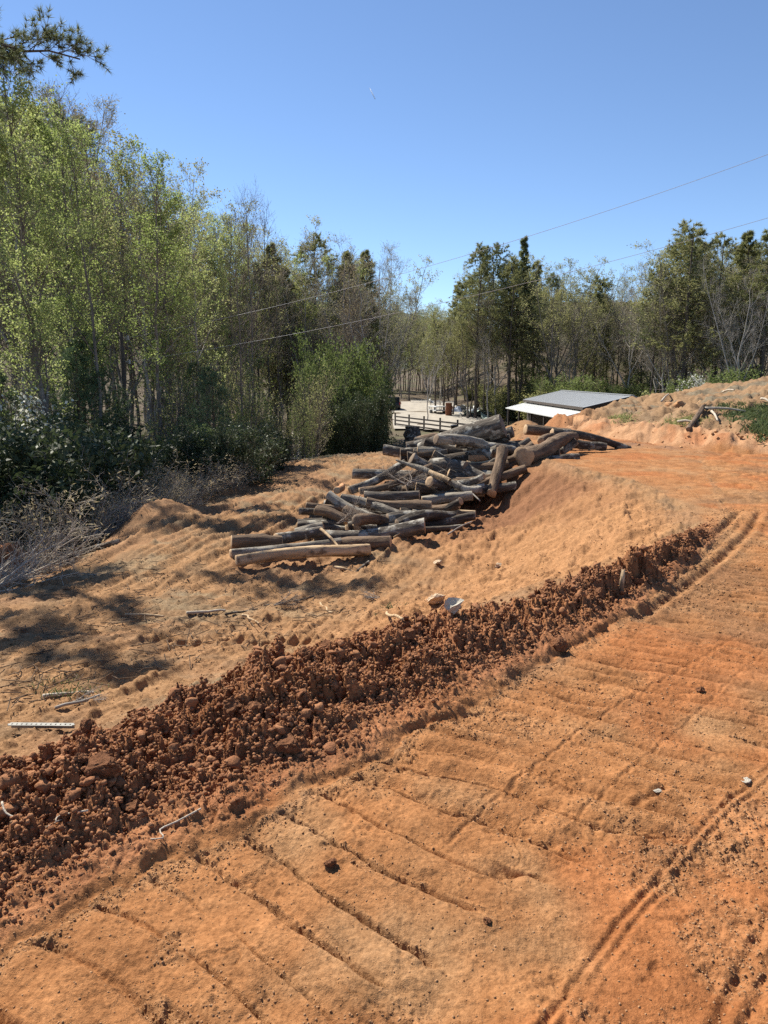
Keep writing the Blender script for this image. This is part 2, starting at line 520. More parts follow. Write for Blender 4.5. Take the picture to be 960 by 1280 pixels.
def nrm(v):
    return v / np.maximum(np.linalg.norm(v, axis=-1, keepdims=True), 1e-9)


def frames(T):
    ref = np.where(np.abs(T[..., 2:3]) > .9, np.array([1., 0, 0]), np.array([0, 0, 1.]))
    N = nrm(np.cross(T, ref)); B = np.cross(T, N)
    return N, B


def tubes(P, Rd, k):
    """P [B,n,3], Rd [B,n] -> verts, quads"""
    Bn, n, _ = P.shape
    T = nrm(np.gradient(P, axis=1)) if n > 2 else nrm(np.repeat(P[:, 1:] - P[:, :1], 2, 1))
    N, B = frames(T)
    a = np.arange(k) * 2 * np.pi / k
    ring = P[:, :, None] + Rd[:, :, None, None] * (np.cos(a)[None, None, :, None] * N[:, :, None] + np.sin(a)[None, None, :, None] * B[:, :, None])
    V = ring.reshape(-1, 3)
    b = np.arange(Bn)[:, None, None] * n * k; i = np.arange(n - 1)[None, :, None] * k; j = np.arange(k)[None, None, :]
    j2 = (j + 1) % k
    F = np.stack([b + i + j, b + i + j2, b + i + k + j2, b + i + k + j], -1).reshape(-1, 4)
    return V, F


# ------------------------------------------------------------------ materials
M = {}


def new_mat(name):
    m = bpy.data.materials.new(name); m.use_nodes = True
    nt = m.node_tree
    return m, nt, nt.nodes['Principled BSDF'], nt.nodes.new, nt.links.new


def noise_node(nt, scale, detail=4, rough=.6, vec=None):
    n = nt.nodes.new('ShaderNodeTexNoise'); n.inputs['Scale'].default_value = scale
    n.inputs['Detail'].default_value = detail; n.inputs['Roughness'].default_value = rough
    if vec is not None: nt.links.new(vec, n.inputs['Vector'])
    return n


def ramp(nt, fac, stops):
    r = nt.nodes.new('ShaderNodeValToRGB'); nt.links.new(fac, r.inputs['Fac'])
    el = r.color_ramp.elements
    while len(el) < len(stops): el.new(.5)
    for e, (p, c) in zip(el, stops):
        e.position = p; e.color = (*c, 1)
    return r


def objcoord(nt, scale=(1, 1, 1)):
    tc = nt.nodes.new('ShaderNodeTexCoord'); mp = nt.nodes.new('ShaderNodeMapping')
    mp.inputs['Scale'].default_value = scale
    oi = nt.nodes.new('ShaderNodeObjectInfo'); ad = nt.nodes.new('ShaderNodeVectorMath'); ad.operation = 'MULTIPLY_ADD'
    cb = nt.nodes.new('ShaderNodeCombineXYZ')
    for k in range(3): nt.links.new(oi.outputs['Random'], cb.inputs[k])
    ad.inputs[1].default_value = (37, 23, 51)
    nt.links.new(cb.outputs[0], ad.inputs[0]); nt.links.new(tc.outputs['Object'], ad.inputs[2])
    nt.links.new(ad.outputs[0], mp.inputs['Vector'])
    return mp.outputs['Vector']


def bump(nt, bs, fac, strength, dist):
    b = nt.nodes.new('ShaderNodeBump'); b.inputs['Strength'].default_value = strength; b.inputs['Distance'].default_value = dist
    nt.links.new(fac, b.inputs['Height']); nt.links.new(b.outputs['Normal'], bs.inputs['Normal'])


def solid(name, col, rough=.8, metal=0.0, var=.25, scale=6, bmp=0.0, bscale=30, stretch=(1, 1, 1)):
    m, nt, bs, N, L = new_mat(name)
    vec = objcoord(nt, stretch)
    n = noise_node(nt, scale, 5, .6, vec)
    lo = [c * (1 - var) for c in col]; hi = [min(1, c * (1 + var)) for c in col]
    r = ramp(nt, n.outputs['Fac'], [(.3, lo), (.7, hi)])
    L(r.outputs['Color'], bs.inputs['Base Color'])
    bs.inputs['Roughness'].default_value = rough; bs.inputs['Metallic'].default_value = metal
    if bmp:
        n2 = noise_node(nt, bscale, 4, .6, vec); bump(nt, bs, n2.outputs['Fac'], bmp, .02)
    M[name] = m
    return m


def soil_mat():
    m, nt, bs, N, L = new_mat('soil')
    at_ = N('ShaderNodeAttribute'); at_.attribute_name = 'soil'
    tc = N('ShaderNodeTexCoord'); vec = tc.outputs['Object']
    n1 = noise_node(nt, 60, 7, .78, vec); n2 = noise_node(nt, 5, 5, .65, vec); n3 = noise_node(nt, 190, 4, .75, vec)
    r1 = ramp(nt, n1.outputs['Fac'], [(.34, (.60, .57, .54)), (.52, (1.0, 1.0, 1.0)), (.68, (1.25, 1.30, 1.35))])
    r2 = ramp(nt, n2.outputs['Fac'], [(.3, (.72, .69, .66)), (.7, (1.20, 1.22, 1.24))])
    mx = N('ShaderNodeMix'); mx.data_type = 'RGBA'; mx.blend_type = 'MULTIPLY'; mx.inputs[0].default_value = 1
    L(at_.outputs['Color'], mx.inputs[6]); L(r1.outputs['Color'], mx.inputs[7])
    mx2 = N('ShaderNodeMix'); mx2.data_type = 'RGBA'; mx2.blend_type = 'MULTIPLY'; mx2.inputs[0].default_value = 1
    L(mx.outputs[2], mx2.inputs[6]); L(r2.outputs['Color'], mx2.inputs[7])
    L(mx2.outputs[2], bs.inputs['Base Color'])
    bs.inputs['Roughness'].default_value = .95; bs.inputs['Specular IOR Level'].default_value = .12
    nb = noise_node(nt, 24, 5, .62, vec)
    ad = N('ShaderNodeMath'); ad.operation = 'MULTIPLY_ADD'; ad.inputs[1].default_value = .30
    L(n3.outputs['Fac'], ad.inputs[0]); L(nb.outputs['Fac'], ad.inputs[2])
    mk_ = noise_node(nt, 2.2, 4, .6, vec); rk = ramp(nt, mk_.outputs['Fac'], [(.38, (.55, .55, .55)), (.60, (1, 1, 1))])
    bump(nt, bs, ad.outputs[0], 1.0, .017)
    for n_ in nt.nodes:
        if n_.type == 'BUMP': L(rk.outputs['Color'], n_.inputs['Strength'])
    M['soil'] = m


def clod_mat(name, lo, hi):
    m, nt, bs, N, L = new_mat(name)
    tc = N('ShaderNodeTexCoord')
    n = noise_node(nt, 14, 6, .7, tc.outputs['Object'])
    g = N('ShaderNodeNewGeometry')
    ad = N('ShaderNodeMath'); ad.operation = 'MULTIPLY_ADD'; ad.inputs[1].default_value = .35
    L(g.outputs['Random Per Island'], ad.inputs[0]); L(n.outputs['Fac'], ad.inputs[2])
    r = ramp(nt, ad.outputs[0], [(.4, lo), (.95, hi)])
    L(r.outputs['Color'], bs.inputs['Base Color'])
    bs.inputs['Roughness'].default_value = .95; bs.inputs['Specular IOR Level'].default_value = .15
    n2 = noise_node(nt, 110, 4, .7, tc.outputs['Object']); bump(nt, bs, n2.outputs['Fac'], .8, .012)
    M[name] = m


def leaf_mat(name, cols, trans=.35, rough=.5, spec=.3):
    m, nt, bs, N, L = new_mat(name)
    g = N('ShaderNodeNewGeometry'); oi = N('ShaderNodeObjectInfo')
    ad = N('ShaderNodeMath'); ad.operation = 'MULTIPLY_ADD'; ad.inputs[1].default_value = .55
    ml = N('ShaderNodeMath'); ml.operation = 'MULTIPLY'; ml.inputs[1].default_value = .45
    L(oi.outputs['Random'], ml.inputs[0]); L(g.outputs['Random Per Island'], ad.inputs[0]); L(ml.outputs[0], ad.inputs[2])
    r = ramp(nt, ad.outputs[0], [(i / max(1, len(cols) - 1) * .9 + .05, c) for i, c in enumerate(cols)])
    L(r.outputs['Color'], bs.inputs['Base Color'])
    bs.inputs['Roughness'].default_value = rough; bs.inputs['Specular IOR Level'].default_value = spec
    if trans:
        tr = N('ShaderNodeBsdfTranslucent'); L(r.outputs['Color'], tr.inputs['Color'])
        mx = N('ShaderNodeMixShader'); mx.inputs[0].default_value = trans
        L(bs.outputs[0], mx.inputs[1]); L(tr.outputs[0], mx.inputs[2])
        L(mx.outputs[0], nt.nodes['Material Output'].inputs['Surface'])
    M[name] = m


def bark_mat(name, lo, mid, hi, spots=None, stretch=.18, scale=14, bmp=1.0):
    m, nt, bs, N, L = new_mat(name)
    vec = objcoord(nt, (1, 1, stretch))
    n = noise_node(nt, scale, 6, .7, vec)
    r = ramp(nt, n.outputs['Fac'], [(.32, lo), (.5, mid), (.7, hi)])
    col = r.outputs['Color']
    if spots:
        v2 = objcoord(nt, (1, 1, .7)); n2 = noise_node(nt, 5.5, 5, .65, v2)
        r2 = ramp(nt, n2.outputs['Fac'], [(.52, (0, 0, 0)), (.60, (1, 1, 1))])
        mx = N('ShaderNodeMix'); mx.data_type = 'RGBA'; L(r2.outputs['Color'], mx.inputs[0]); L(col, mx.inputs[6]); mx.inputs[7].default_value = (*spots, 1)
        col = mx.outputs[2]
    L(col, bs.inputs['Base Color']); bs.inputs['Roughness'].default_value = .9; bs.inputs['Specular IOR Level'].default_value = .2
    bump(nt, bs, n.outputs['Fac'], bmp, .04)
    M[name] = m


def cut_mat(name, lo, hi):
    m, nt, bs, N, L = new_mat(name)
    vec = objcoord(nt)
    w = N('ShaderNodeTexWave'); w.wave_type = 'RINGS'; w.rings_direction = 'Z'; w.inputs['Scale'].default_value = 14; w.inputs['Distortion'].default_value = 2.5
    w.inputs['Detail'].default_value = 3; L(vec, w.inputs['Vector'])
    n = noise_node(nt, 9, 4, .6, vec)
    ad = N('ShaderNodeMath'); ad.operation = 'MULTIPLY_ADD'; ad.inputs[1].default_value = .35; L(w.outputs['Fac'], ad.inputs[0]); L(n.outputs['Fac'], ad.inputs[2])
    r = ramp(nt, ad.outputs[0], [(.3, lo), (.9, hi)]); L(r.outputs['Color'], bs.inputs['Base Color'])
    bs.inputs['Roughness'].default_value = .85
    M[name] = m


def materials():
    soil_mat()
    clod_mat('clod', (.19, .078, .038), (.40, .19, .092))
    clod_mat('clod_dry', (.28, .135, .058), (.46, .265, .14))
    leaf_mat('leaf_spring', [(.19, .25, .07), (.28, .35, .105), (.38, .43, .15), (.45, .47, .22)], .55, .6, .1)
    leaf_mat('leaf_olive', [(.22, .23, .095), (.31, .31, .13), (.40, .38, .18)], .5, .6, .1)
    leaf_mat('leaf_bud', [(.24, .18, .12), (.31, .27, .15), (.36, .34, .18)], .35, .6, .15)
    leaf_mat('leaf_bush', [(.11, .145, .045), (.165, .21, .065), (.23, .275, .095)], .45, .6, .15)
    leaf_mat('leaf_laurel', [(.03, .045, .018), (.055, .075, .03), (.10, .12, .06)], .28, .55, .28)
    leaf_mat('leaf_white', [(.55, .55, .45), (.75, .75, .65)], .3)
    leaf_mat('needle_dark', [(.115, .14, .06), (.17, .19, .08), (.225, .24, .105)], .4, .55, .25)
    leaf_mat('needle_olive', [(.17, .185, .07), (.245, .25, .10), (.32, .31, .14)], .42, .6, .2)
    leaf_mat('needle_soft', [(.07, .115, .06), (.10, .155, .075), (.13, .18, .09)], .25, .55, .2)
    leaf_mat('straw', [(.33, .27, .16), (.46, .38, .23), (.58, .49, .32)], .4, .8, .1)
    leaf_mat('grass_blade', [(.07, .10, .04), (.11, .14, .055), (.17, .19, .085)], .35, .6, .15)
    bark_mat('bark_grey', (.10, .085, .07), (.19, .165, .14), (.30, .265, .225), None, .15, 8)
    bark_mat('bark_dark', (.055, .045, .036), (.115, .093, .075), (.19, .155, .128), None, .15, 8)
    bark_mat('bark_pale', (.26, .235, .20), (.40, .365, .32), (.55, .51, .46), None, .3, 6)
    bark_mat('twig_brown', (.14, .108, .085), (.22, .175, .14), (.30, .25, .205), None, .3, 6, .2)
    bark_mat('twig_grey', (.21, .185, .16), (.31, .28, .245), (.42, .385, .345), None, .3, 6, .2)
    bark_mat('dead_branch', (.27, .225, .175), (.42, .36, .285), (.56, .49, .40), None, .2, 9, .5)
    bark_mat('log_grey', (.034, .028, .023), (.105, .087, .07), (.235, .20, .16), (.38, .35, .295), .22, 11)
    bark_mat('log_dark', (.022, .017, .014), (.068, .053, .041), (.15, .12, .09), (.24, .215, .18), .22, 12)
    bark_mat('log_brown', (.055, .036, .024), (.145, .097, .063), (.27, .185, .12), None, .2, 11)
    bark_mat('log_pale', (.10, .083, .066), (.27, .235, .185), (.47, .43, .36), (.13, .11, .09), .2, 9)
    bark_mat('log_peeled', (.26, .17, .095), (.46, .32, .185), (.60, .45, .29), (.19, .13, .08), .12, 9, .5)
    bark_mat('log_orange', (.25, .115, .05), (.42, .21, .10), (.55, .31, .16), None, .2, 9, .5)
    cut_mat('cut_wood', (.27, .16, .085), (.52, .36, .21))
    cut_mat('cut_dark', (.09, .06, .04), (.22, .15, .095))
    solid('roof_metal', (.29, .305, .32), .5, .0, .08, 3)
    solid('white_metal', (.60, .61, .60), .5, .0, .06, 4)
    solid('shed_wood', (.055, .042, .034), .9, 0, .4, 5, .4, 20, (1, 1, .2))
    solid('fence_wood', (.035, .028, .025), .85, 0, .4, 8, .4, 30)
    solid('pole_wood', (.075, .06, .048), .9, 0, .35, 6, .5, 20, (1, 1, .15))
    solid('gravel', (.33, .295, .245), .95, 0, .22, 1.2, .6, 14)
    solid('pale_stone', (.60, .54, .44), .85, 0, .18, 9, .7, 25)
    solid('tan_stone', (.58, .42, .27), .85, 0, .25, 9, .7, 25)
    solid('black_paint', (.012, .012, .013), .3, 0, .1, 4)
    solid('rubber', (.02, .02, .02), .9, 0, .2, 8)
    solid('dark_glass', (.01, .012, .014), .08, 0, .05, 4)
    solid('tail_red', (.35, .02, .015), .3, 0, .1, 4)
    solid('rust', (.20, .075, .035), .85, .2, .35, 9, .4)
    solid('scrap_grey', (.40, .42, .43), .6, .3, .25, 3)
    solid('scrap_blue', (.10, .13, .20), .6, .1, .25, 3)
    solid('scrap_green', (.42, .50, .44), .6, .1, .15, 3)
    solid('galvanised', (.26, .25, .22), .7, .0, .3, 14)
    solid('wire', (.42, .41, .40), .6, .0, .05, 3)
    solid('insulator', (.35, .33, .31), .3, 0, .1, 8)
    leaf_mat('vapour', [(.9, .9, .92), (.92, .92, .94)], .5, 1, 0)
    solid('mountain_wood', (.06, .075, .055), .95, 0, .4, .03, 0)


# ------------------------------------------------------------------ trees
def grow(P0, D0, L, n, wig, up, g):
    B = len(P0)
    P = np.zeros((B, n, 3)); d = nrm(D0); p = P0.copy()
    step = (L / (n - 1))[:, None]
    for k in range(n):
        P[:, k] = p
        d = nrm(d + wig * g.standard_normal((B, 3)) + np.array([0, 0, up]))
        p = p + d * step
    return P


def spawn(P, Rd, m, u0, u1, ang, asd, Lf, n, wig, up, rr, g, rmin=.004, flat=0.0):
    B, np_, _ = P.shape
    u = u0 + (u1 - u0) * (np.arange(m)[None] + g.random((B, m))) / m
    x = u * (np_ - 1); i = np.minimum(x.astype(int), np_ - 2); f = (x - i)[..., None]
    b = np.arange(B)[:, None]
    pos = P[b, i] * (1 - f) + P[b, i + 1] * f
    T = nrm(P[b, i + 1] - P[b, i])
    N, Bn = frames(T)
    az = (np.arange(m)[None] * 2.39996 + g.random((B, 1)) * 6.28 + g.normal(0, .5, (B, m)))[..., None]
    a = np.radians(ang + asd * g.standard_normal((B, m)))[..., None]
    D = np.cos(a) * T + np.sin(a) * (np.cos(az) * N + np.sin(az) * Bn)
    if flat: D[..., 2] *= (1 - flat)
    plen = np.linalg.norm(np.diff(P, axis=1), axis=2).sum(1)[:, None]
    Lc = Lf(u, plen) * (.7 + .6 * g.random((B, m)))
    rp = Rd[b, i] * (1 - f[..., 0]) + Rd[b, i + 1] * f[..., 0]
    r0 = np.maximum(rp * rr, rmin)
    Pc = grow(pos.reshape(-1, 3), D.reshape(-1, 3), Lc.ravel(), n, wig, up, g)
    tp = np.linspace(1, .25, n)[None]
    Rc = np.maximum(r0.reshape(-1, 1) * tp, rmin * .7)
    return Pc, Rc


def leaf_quads(C, L, W, g, droop=0.0, upb=.4):
    n = len(C)
    d = nrm(g.standard_normal((n, 3)) + np.array([0, 0, -droop]))
    nn = nrm(g.standard_normal((n, 3)) + np.array([0, 0, upb]))
    w = nrm(np.cross(d, nn))
    s = (.65 + .7 * g.random((n, 1)))
    V = np.stack([C, C + d * L * s * .45 + w * W * s * .5, C + d * L * s, C + d * L * s * .45 - w * W * s * .5], 1)
    return V.reshape(-1, 3), np.arange(4 * n).reshape(n, 4)


def tufts(C, T, k, L, W, g, spread=1.0):
    n = len(C)
    C = np.repeat(C, k, 0); T = np.repeat(T, k, 0)
    d = nrm(T + spread * g.standard_normal((n * k, 3)))
    w = nrm(np.cross(d, g.standard_normal((n * k, 3))))
    l = L * (.6 + .6 * g.random((n * k, 1)))
    V = np.stack([C - w * W * .5, C + w * W * .5, C + d * l], 1)
    return V.reshape(-1, 3), np.arange(3 * n * k).reshape(-1, 3)


class TreeKit:
    def __init__(s): s.w = []; s.t = []; s.l = []

    def root(s, name, wood, twig, leaf):
        e = empty(name, (0, 0, -500))
        def comb(lst):
            V = []; Fq = []; Ft = []; n = 0
            for v, f in lst:
                V.append(v); (Fq if f.shape[1] == 4 else Ft).append(f + n); n += len(v)
            return np.concatenate(V), Fq, Ft
        V, fq, ft = comb(s.w)
        part('trunk', mesh_np(name + '_trunk', V, fq + ft, [M[wood]], smooth=True), e)
        V, fq, ft, mi = [], [], [], []
        n = 0; mq = []; mt = []
        for lst, k in ((s.t, 0), (s.l, 1)):
            for v, f in lst:
                V.append(v)
                if f.shape[1] == 4: fq.append(f + n); mq.append(np.full(len(f), k))
                else: ft.append(f + n); mt.append(np.full(len(f), k))
                n += len(v)
        if V:
            part('crown', mesh_np(name + '_crown', np.concatenate(V), fq + ft, [M[twig], M[leaf]], np.concatenate(mq + mt)), e)
        return e


def trunk_line(H, wig, g, n=14, lean=(0, 0)):
    z = np.linspace(0, 1, n)
    w = np.cumsum(g.normal(0, wig, (n, 2)), 0); w -= w[0]
    P = np.stack([w[:, 0] * H + lean[0] * z ** 1.3 * H, w[:, 1] * H + lean[1] * z ** 1.3 * H, z * H], 1)
    P[0, 2] -= .6
    return P[None]


def broad(name, seed, H=15, r=.14, u0=.3, m1=26, l1=.24, ang=48, m2=8, m3=5, leaf='leaf_spring', nleaf=3, lsize=(.09, .07), wood='bark_grey', twig='twig_brown', lean=(0, 0), wig=.006, up=.10, tw=.006, shape=1.0, fork=False):
    g = np.random.default_rng(seed); K = TreeKit()
    P = trunk_line(H, wig, g, 14, lean)
    Rd = r * (1 - .88 * np.linspace(0, 1, 14))[None] ** 1.0; Rd[0, 0] *= 1.5
    if fork:
        P2 = spawn(P, Rd, 3, .22, .5, 22, 6, lambda u, L: L * (1 - u) * .95, 14, .03, .05, .75, g)
        P = np.concatenate([P, P2[0]]); Rd = np.concatenate([Rd, P2[1]])
        m1 = int(m1 * .5); u0 = max(u0, .3)
    K.w.append(tubes(P, Rd, 8))
    env = lambda u, L: L * l1 * ((1.02 - u) ** .7 * .9 + .25) * np.clip((u - u0 + .25) * 3, .4, 1) * shape
    P1, R1 = spawn(P, Rd, m1, u0, .98, ang, 10, env, 8, .10, up, .5, g, .012)
    K.w.append(tubes(P1, R1, 5))
    P2, R2 = spawn(P1, R1, m2, .2, 1, 42, 12, lambda u, L: L * (.55 - .3 * u) + .15, 5, .14, up * .8, .55, g, tw)
    K.t.append(tubes(P2, R2, 3))
    P3, R3 = spawn(P2, R2, m3, .25, 1, 40, 14, lambda u, L: L * .45 + .12, 4, .16, up, .6, g, tw * .75)
    K.t.append(tubes(P3, R3, 3))
    if nleaf:
        C = P3[:, 1:].reshape(-1, 3)
        C = np.repeat(C, nleaf, 0); keep = g.random(len(C)) < (nleaf - int(nleaf) if nleaf < 1 else 1)
        C = C + g.normal(0, lsize[0] * .8, C.shape)
        cl = vn(C[:, 0] * 1.1 + seed, C[:, 1] * 1.1 + C[:, 2] * .8, seed)       # gaps: leaves gather in sprays
        C = C[cl > -.25 + .3 * g.standard_normal(len(C))]
        K.l.append(leaf_quads(C, lsize[0], lsize[1], g, .3))
    return K.root(name, wood, twig, leaf)


def pine(name, seed, H=18, r=.17, u0=.42, m1=46, l1=.17, needle='needle_dark', nl=.20, nw=.028, k=11, cone=.75, lean=(0, 0), droop=0.0, wood='bark_dark', dead=6, m2=8, ang=78):
    g = np.random.default_rng(seed); K = TreeKit()
    P = trunk_line(H, .004, g, 14, lean)
    Rd = r * (1 - .86 * np.linspace(0, 1, 14))[None]; Rd[0, 0] *= 1.3
    K.w.append(tubes(P, Rd, 8))
    if dead:
        Pd, Rdd = spawn(P, Rd, dead, max(.12, u0 - .35), u0, 85, 12, lambda u, L: L * l1 * .6, 6, .12, -.02, .25, g, .012)
        K.w.append(tubes(Pd, Rdd, 4))
    env = lambda u, L: L * l1 * (np.clip(1.03 - u, 0, 1) / (1.03 - u0)) ** cone * np.clip((u - u0) * 6 + .55, .4, 1)
    P1, R1 = spawn(P, Rd, m1, u0, .99, ang, 12, env, 7, .09, .05 - droop, .35, g, .011)
    K.w.append(tubes(P1, R1, 4))
    P2, R2 = spawn(P1, R1, m2, .25, 1, 48, 12, lambda u, L: L * (.45 - .2 * u) + .12, 4, .12, .05, .5, g, .006)
    K.t.append(tubes(P2, R2, 3))
    C = P2[:, 1:].reshape(-1, 3); T = np.repeat(nrm(P2[:, -1] - P2[:, 0]), 3, 0)
    keep = vn(C[:, 0] * .9 + seed, C[:, 1] * .9 + C[:, 2] * 1.3, seed) > -.62
    K.l.append(tufts(C[keep], T[keep], k, nl, nw, g, .9))
    return K.root(name, wood, 'twig_brown', needle)


def shrub(name, seed, H=3.0, spread=1.5, stems=9, m1=9, m2=7, leaf='leaf_laurel', nleaf=5, ls=(.12, .05), twig='twig_brown', wood='bark_dark', wig=.10, tw=.005, up=.06, droop=.2, lo=.15):
    g = np.random.default_rng(seed); K = TreeKit()
    a = g.random(stems) * 6.28; q = g.random(stems) * .25 * spread
    P0 = np.stack([np.cos(a) * q, np.sin(a) * q, np.full(stems, -.25)], 1)
    D = np.stack([np.cos(a) * spread / H * .8, np.sin(a) * spread / H * .8, np.ones(stems)], 1)
    P = grow(P0, D, H * (.7 + .4 * g.random(stems)), 9, wig * .5, .02, g)
    Rd = (.012 + .012 * g.random((stems, 1))) * np.linspace(1, .4, 9)[None] * (H / 2.5)
    K.w.append(tubes(P, Rd, 5))
    P1, R1 = spawn(P, Rd, m1, lo, 1, 50, 14, lambda u, L: L * (.34 - .14 * u), 6, wig, up, .6, g, tw)
    K.t.append(tubes(P1, R1, 3))
    P2, R2 = spawn(P1, R1, m2, .2, 1, 45, 14, lambda u, L: L * .42 + .06, 4, wig, up, .6, g, tw * .7)
    K.t.append(tubes(P2, R2, 3))
    if nleaf:
        C = np.repeat(P2[:, 1:].reshape(-1, 3), nleaf, 0)
        C = C + g.normal(0, ls[0] * .55, C.shape)
        K.l.append(leaf_quads(C, ls[0], ls[1], g, droop, .6))
    return K.root(name, wood, twig, leaf)


PROTO_USED = set()


def put(proto, u, top_v, D, label, cat, group=None, smin=.45, smax=1.9, rz=None, wide=1.0, name=None):
    """stand a tree so its base is on the ground below pixel column u at distance D and its top reaches row top_v"""
    H = PROTO_H[proto.name]
    p = at(u, top_v, D)
    z0 = gz(p[0], p[1]) - .05
    s = float(np.clip((p[2] - z0) / H, smin, smax))
    if proto.name in PROTO_USED:
        o = copy_tree(proto)
    else:
        o = proto; PROTO_USED.add(proto.name)
    o.location = (p[0], p[1], z0)
    o.rotation_euler = (0, 0, rng.random() * 6.28 if rz is None else rz)
    o.scale = (s * wide, s * wide, s)
    for key in ('label', 'category', 'group'):
        if key in o: del o[key]
    tag(o, label, cat, group)
    return o


PROTO_H = {}


def reg(e, H):
    zs = []
    for c in KIDS[e.name]:
        a = np.empty(len(c.data.vertices) * 3, np.float32); c.data.vertices.foreach_get('co', a); zs.append(np.percentile(a[2::3], 99.7))
    PROTO_H[e.name] = float(max(zs))
    return e


# ------------------------------------------------------------------ placing on the ground
def hit(u, v, dmin=1.5, dmax=140):
    r = ray(u, v)
    D = np.exp(np.linspace(math.log(dmin), math.log(dmax), 900))
    P = r[None] * (D / r[1])[:, None] + np.array([0, 0, EYE])
    below = P[:, 2] < base_h(P[:, 0], P[:, 1])
    i = int(np.argmax(below)) if below.any() else len(D) - 1
    p = P[i].copy(); p[2] = gz(p[0], p[1])
    return p


def align(o, p, q):
    """local +Z from p to q"""
    d = Vector(q) - Vector(p)
    rot = d.to_track_quat('Z', 'Y').to_matrix().to_4x4()
    roll = Matrix.Rotation(rng.random() * 6.28, 4, 'Z')
    o.matrix_world = Matrix.Translation(Vector(p)) @ rot @ roll
    return d.length


def log_mesh(L, r0, r1, bark, bendamp=.028, rough=.085, flare=0.0, knots=2):
    k = 20; n = max(6, int(L / .07))
    z = np.linspace(0, 1, n); th = np.arange(k) * 2 * np.pi / k
    Z, T = np.meshgrid(z, th, indexing='ij')
    rad = r0 + (r1 - r0) * Z
    sd = int(rng.integers(0, 9999))
    cx = np.cos(T); sx = np.sin(T)
    nz = np.array([[mnoise.noise((cx[i, j] * 2.2 + sd, sx[i, j] * 2.2, Z[i, j] * L * 1.3)) + .7 * mnoise.noise((cx[i, j] * 5 + sd, sx[i, j] * 5, Z[i, j] * L * 3.0)) + .45 * mnoise.noise((cx[i, j] * 9 + sd, sx[i, j] * 9, Z[i, j] * L * 7.0)) for j in range(k)] for i in range(n)])
    rad = rad * (1 + rough * nz * 1.6)
    if flare: rad = rad * (1 + flare * np.exp(-Z / .16) * (.8 + .5 * np.cos(3 * T + sd)))
    for _ in range(knots):
        a = rng.random() * 6.28; zz = rng.random()
        dd = ((np.angle(np.exp(1j * (T - a))) * .8) ** 2 + ((Z - zz) * L / max(r0, .04)) ** 2 * .8)
        rad = rad + r0 * .28 * np.exp(-dd / .12)
    b1, b2 = rng.normal(0, bendamp, 2) * L; ph = rng.random() * 2
    ox = b1 * np.sin(np.pi * Z * (1 + .5 * ph)); oy = b2 * np.sin(np.pi * Z * 1.3)
    V = np.stack([rad * cx + ox, rad * sx + oy, Z * L], -1)
    i = np.arange(n - 1)[:, None] * k; j = np.arange(k)[None]; j2 = (j + 1) % k
    F = np.stack([i + j, i + j2, i + k + j2, i + k + j], -1).reshape(-1, 4)
    return V, F


def cap_mesh(ring, out, mat):
    c = ring.mean(0); k = len(ring)
    nrm_ = out / np.linalg.norm(out)
    a = c + (ring - c) * .985 + nrm_ * .004
    b = c + (ring - c) * .5 + nrm_ * (.006 + .006 * rng.random((k, 1)))
    V = np.concatenate([ring, a, b, [c + nrm_ * .008]])
    F = []
    Q = []
    for i in range(k):
        j = (i + 1) % k
        Q.append((i, j, k + j, k + i)); Q.append((k + i, k + j, 2 * k + j, 2 * k + i)); F.append((2 * k + i, 2 * k + j, 3 * k))
    return mesh_np('cut_end', V, [np.array(Q), np.array(F)], [M[mat]], smooth=False)


DV = ([520, 530, 545, 580, 620, 660, 700, 720], [16.9, 16.4, 15.7, 14.1, 12.9, 11.75, 10.55, 10.1])


def Dv(v): return float(np.interp(v, *DV))


def make_log(p, q, r0, r1, bark, label, group=None, cat='log', name='felled_log', cut='cut_wood', **kw):
    L = float(np.linalg.norm(np.array(q) - np.array(p)))
    V, F = log_mesh(L, r0, r1, bark, **kw)
    o = link(name, mesh_np(name, V, [F], [M[bark]], smooth=True))
    align(o, p, q)
    if cut:
        k = 20
        for ring, d in ((V[0], -1), (V[-1], 1)):
            c = part('cut_end', cap_mesh(ring if d > 0 else ring[::-1], np.array([0, 0, d]), cut), o)
    tag(o, label, cat, group)
    return o


def pixlog(u1, v1, u2, v2, dia, bark, label, d1=0.0, d2=0.0, tp=.85, base=None, **kw):
    vm = (v1 + v2) / 2
    D0 = Dv(vm) if base is None else base
    p = at(u1, v1, D0 + d1); q = at(u2, v2, D0 + d2)
    r = dia / 2 / FPX * D0
    return make_log(p, q, r, r * tp, bark, label, 'logs stacked in the pile', **kw)


def ground_log(u1, v1, u2, v2, dia, bark, label, tp=.9, lift=.03, back=0.0, **kw):
    p = hit(u1, v1 + dia * .45, 6, 40); q = hit(u2, v2 + dia * .45, 6, 40)
    r = dia / 2 / FPX * (p[1] + q[1]) / 2
    p[2] = gz(p[0], p[1]) + r * .9 + lift; q[2] = gz(q[0], q[1]) + r * tp * .9 + lift
    return make_log(p, q, r, r * tp, bark, label, 'logs stacked in the pile', **kw)


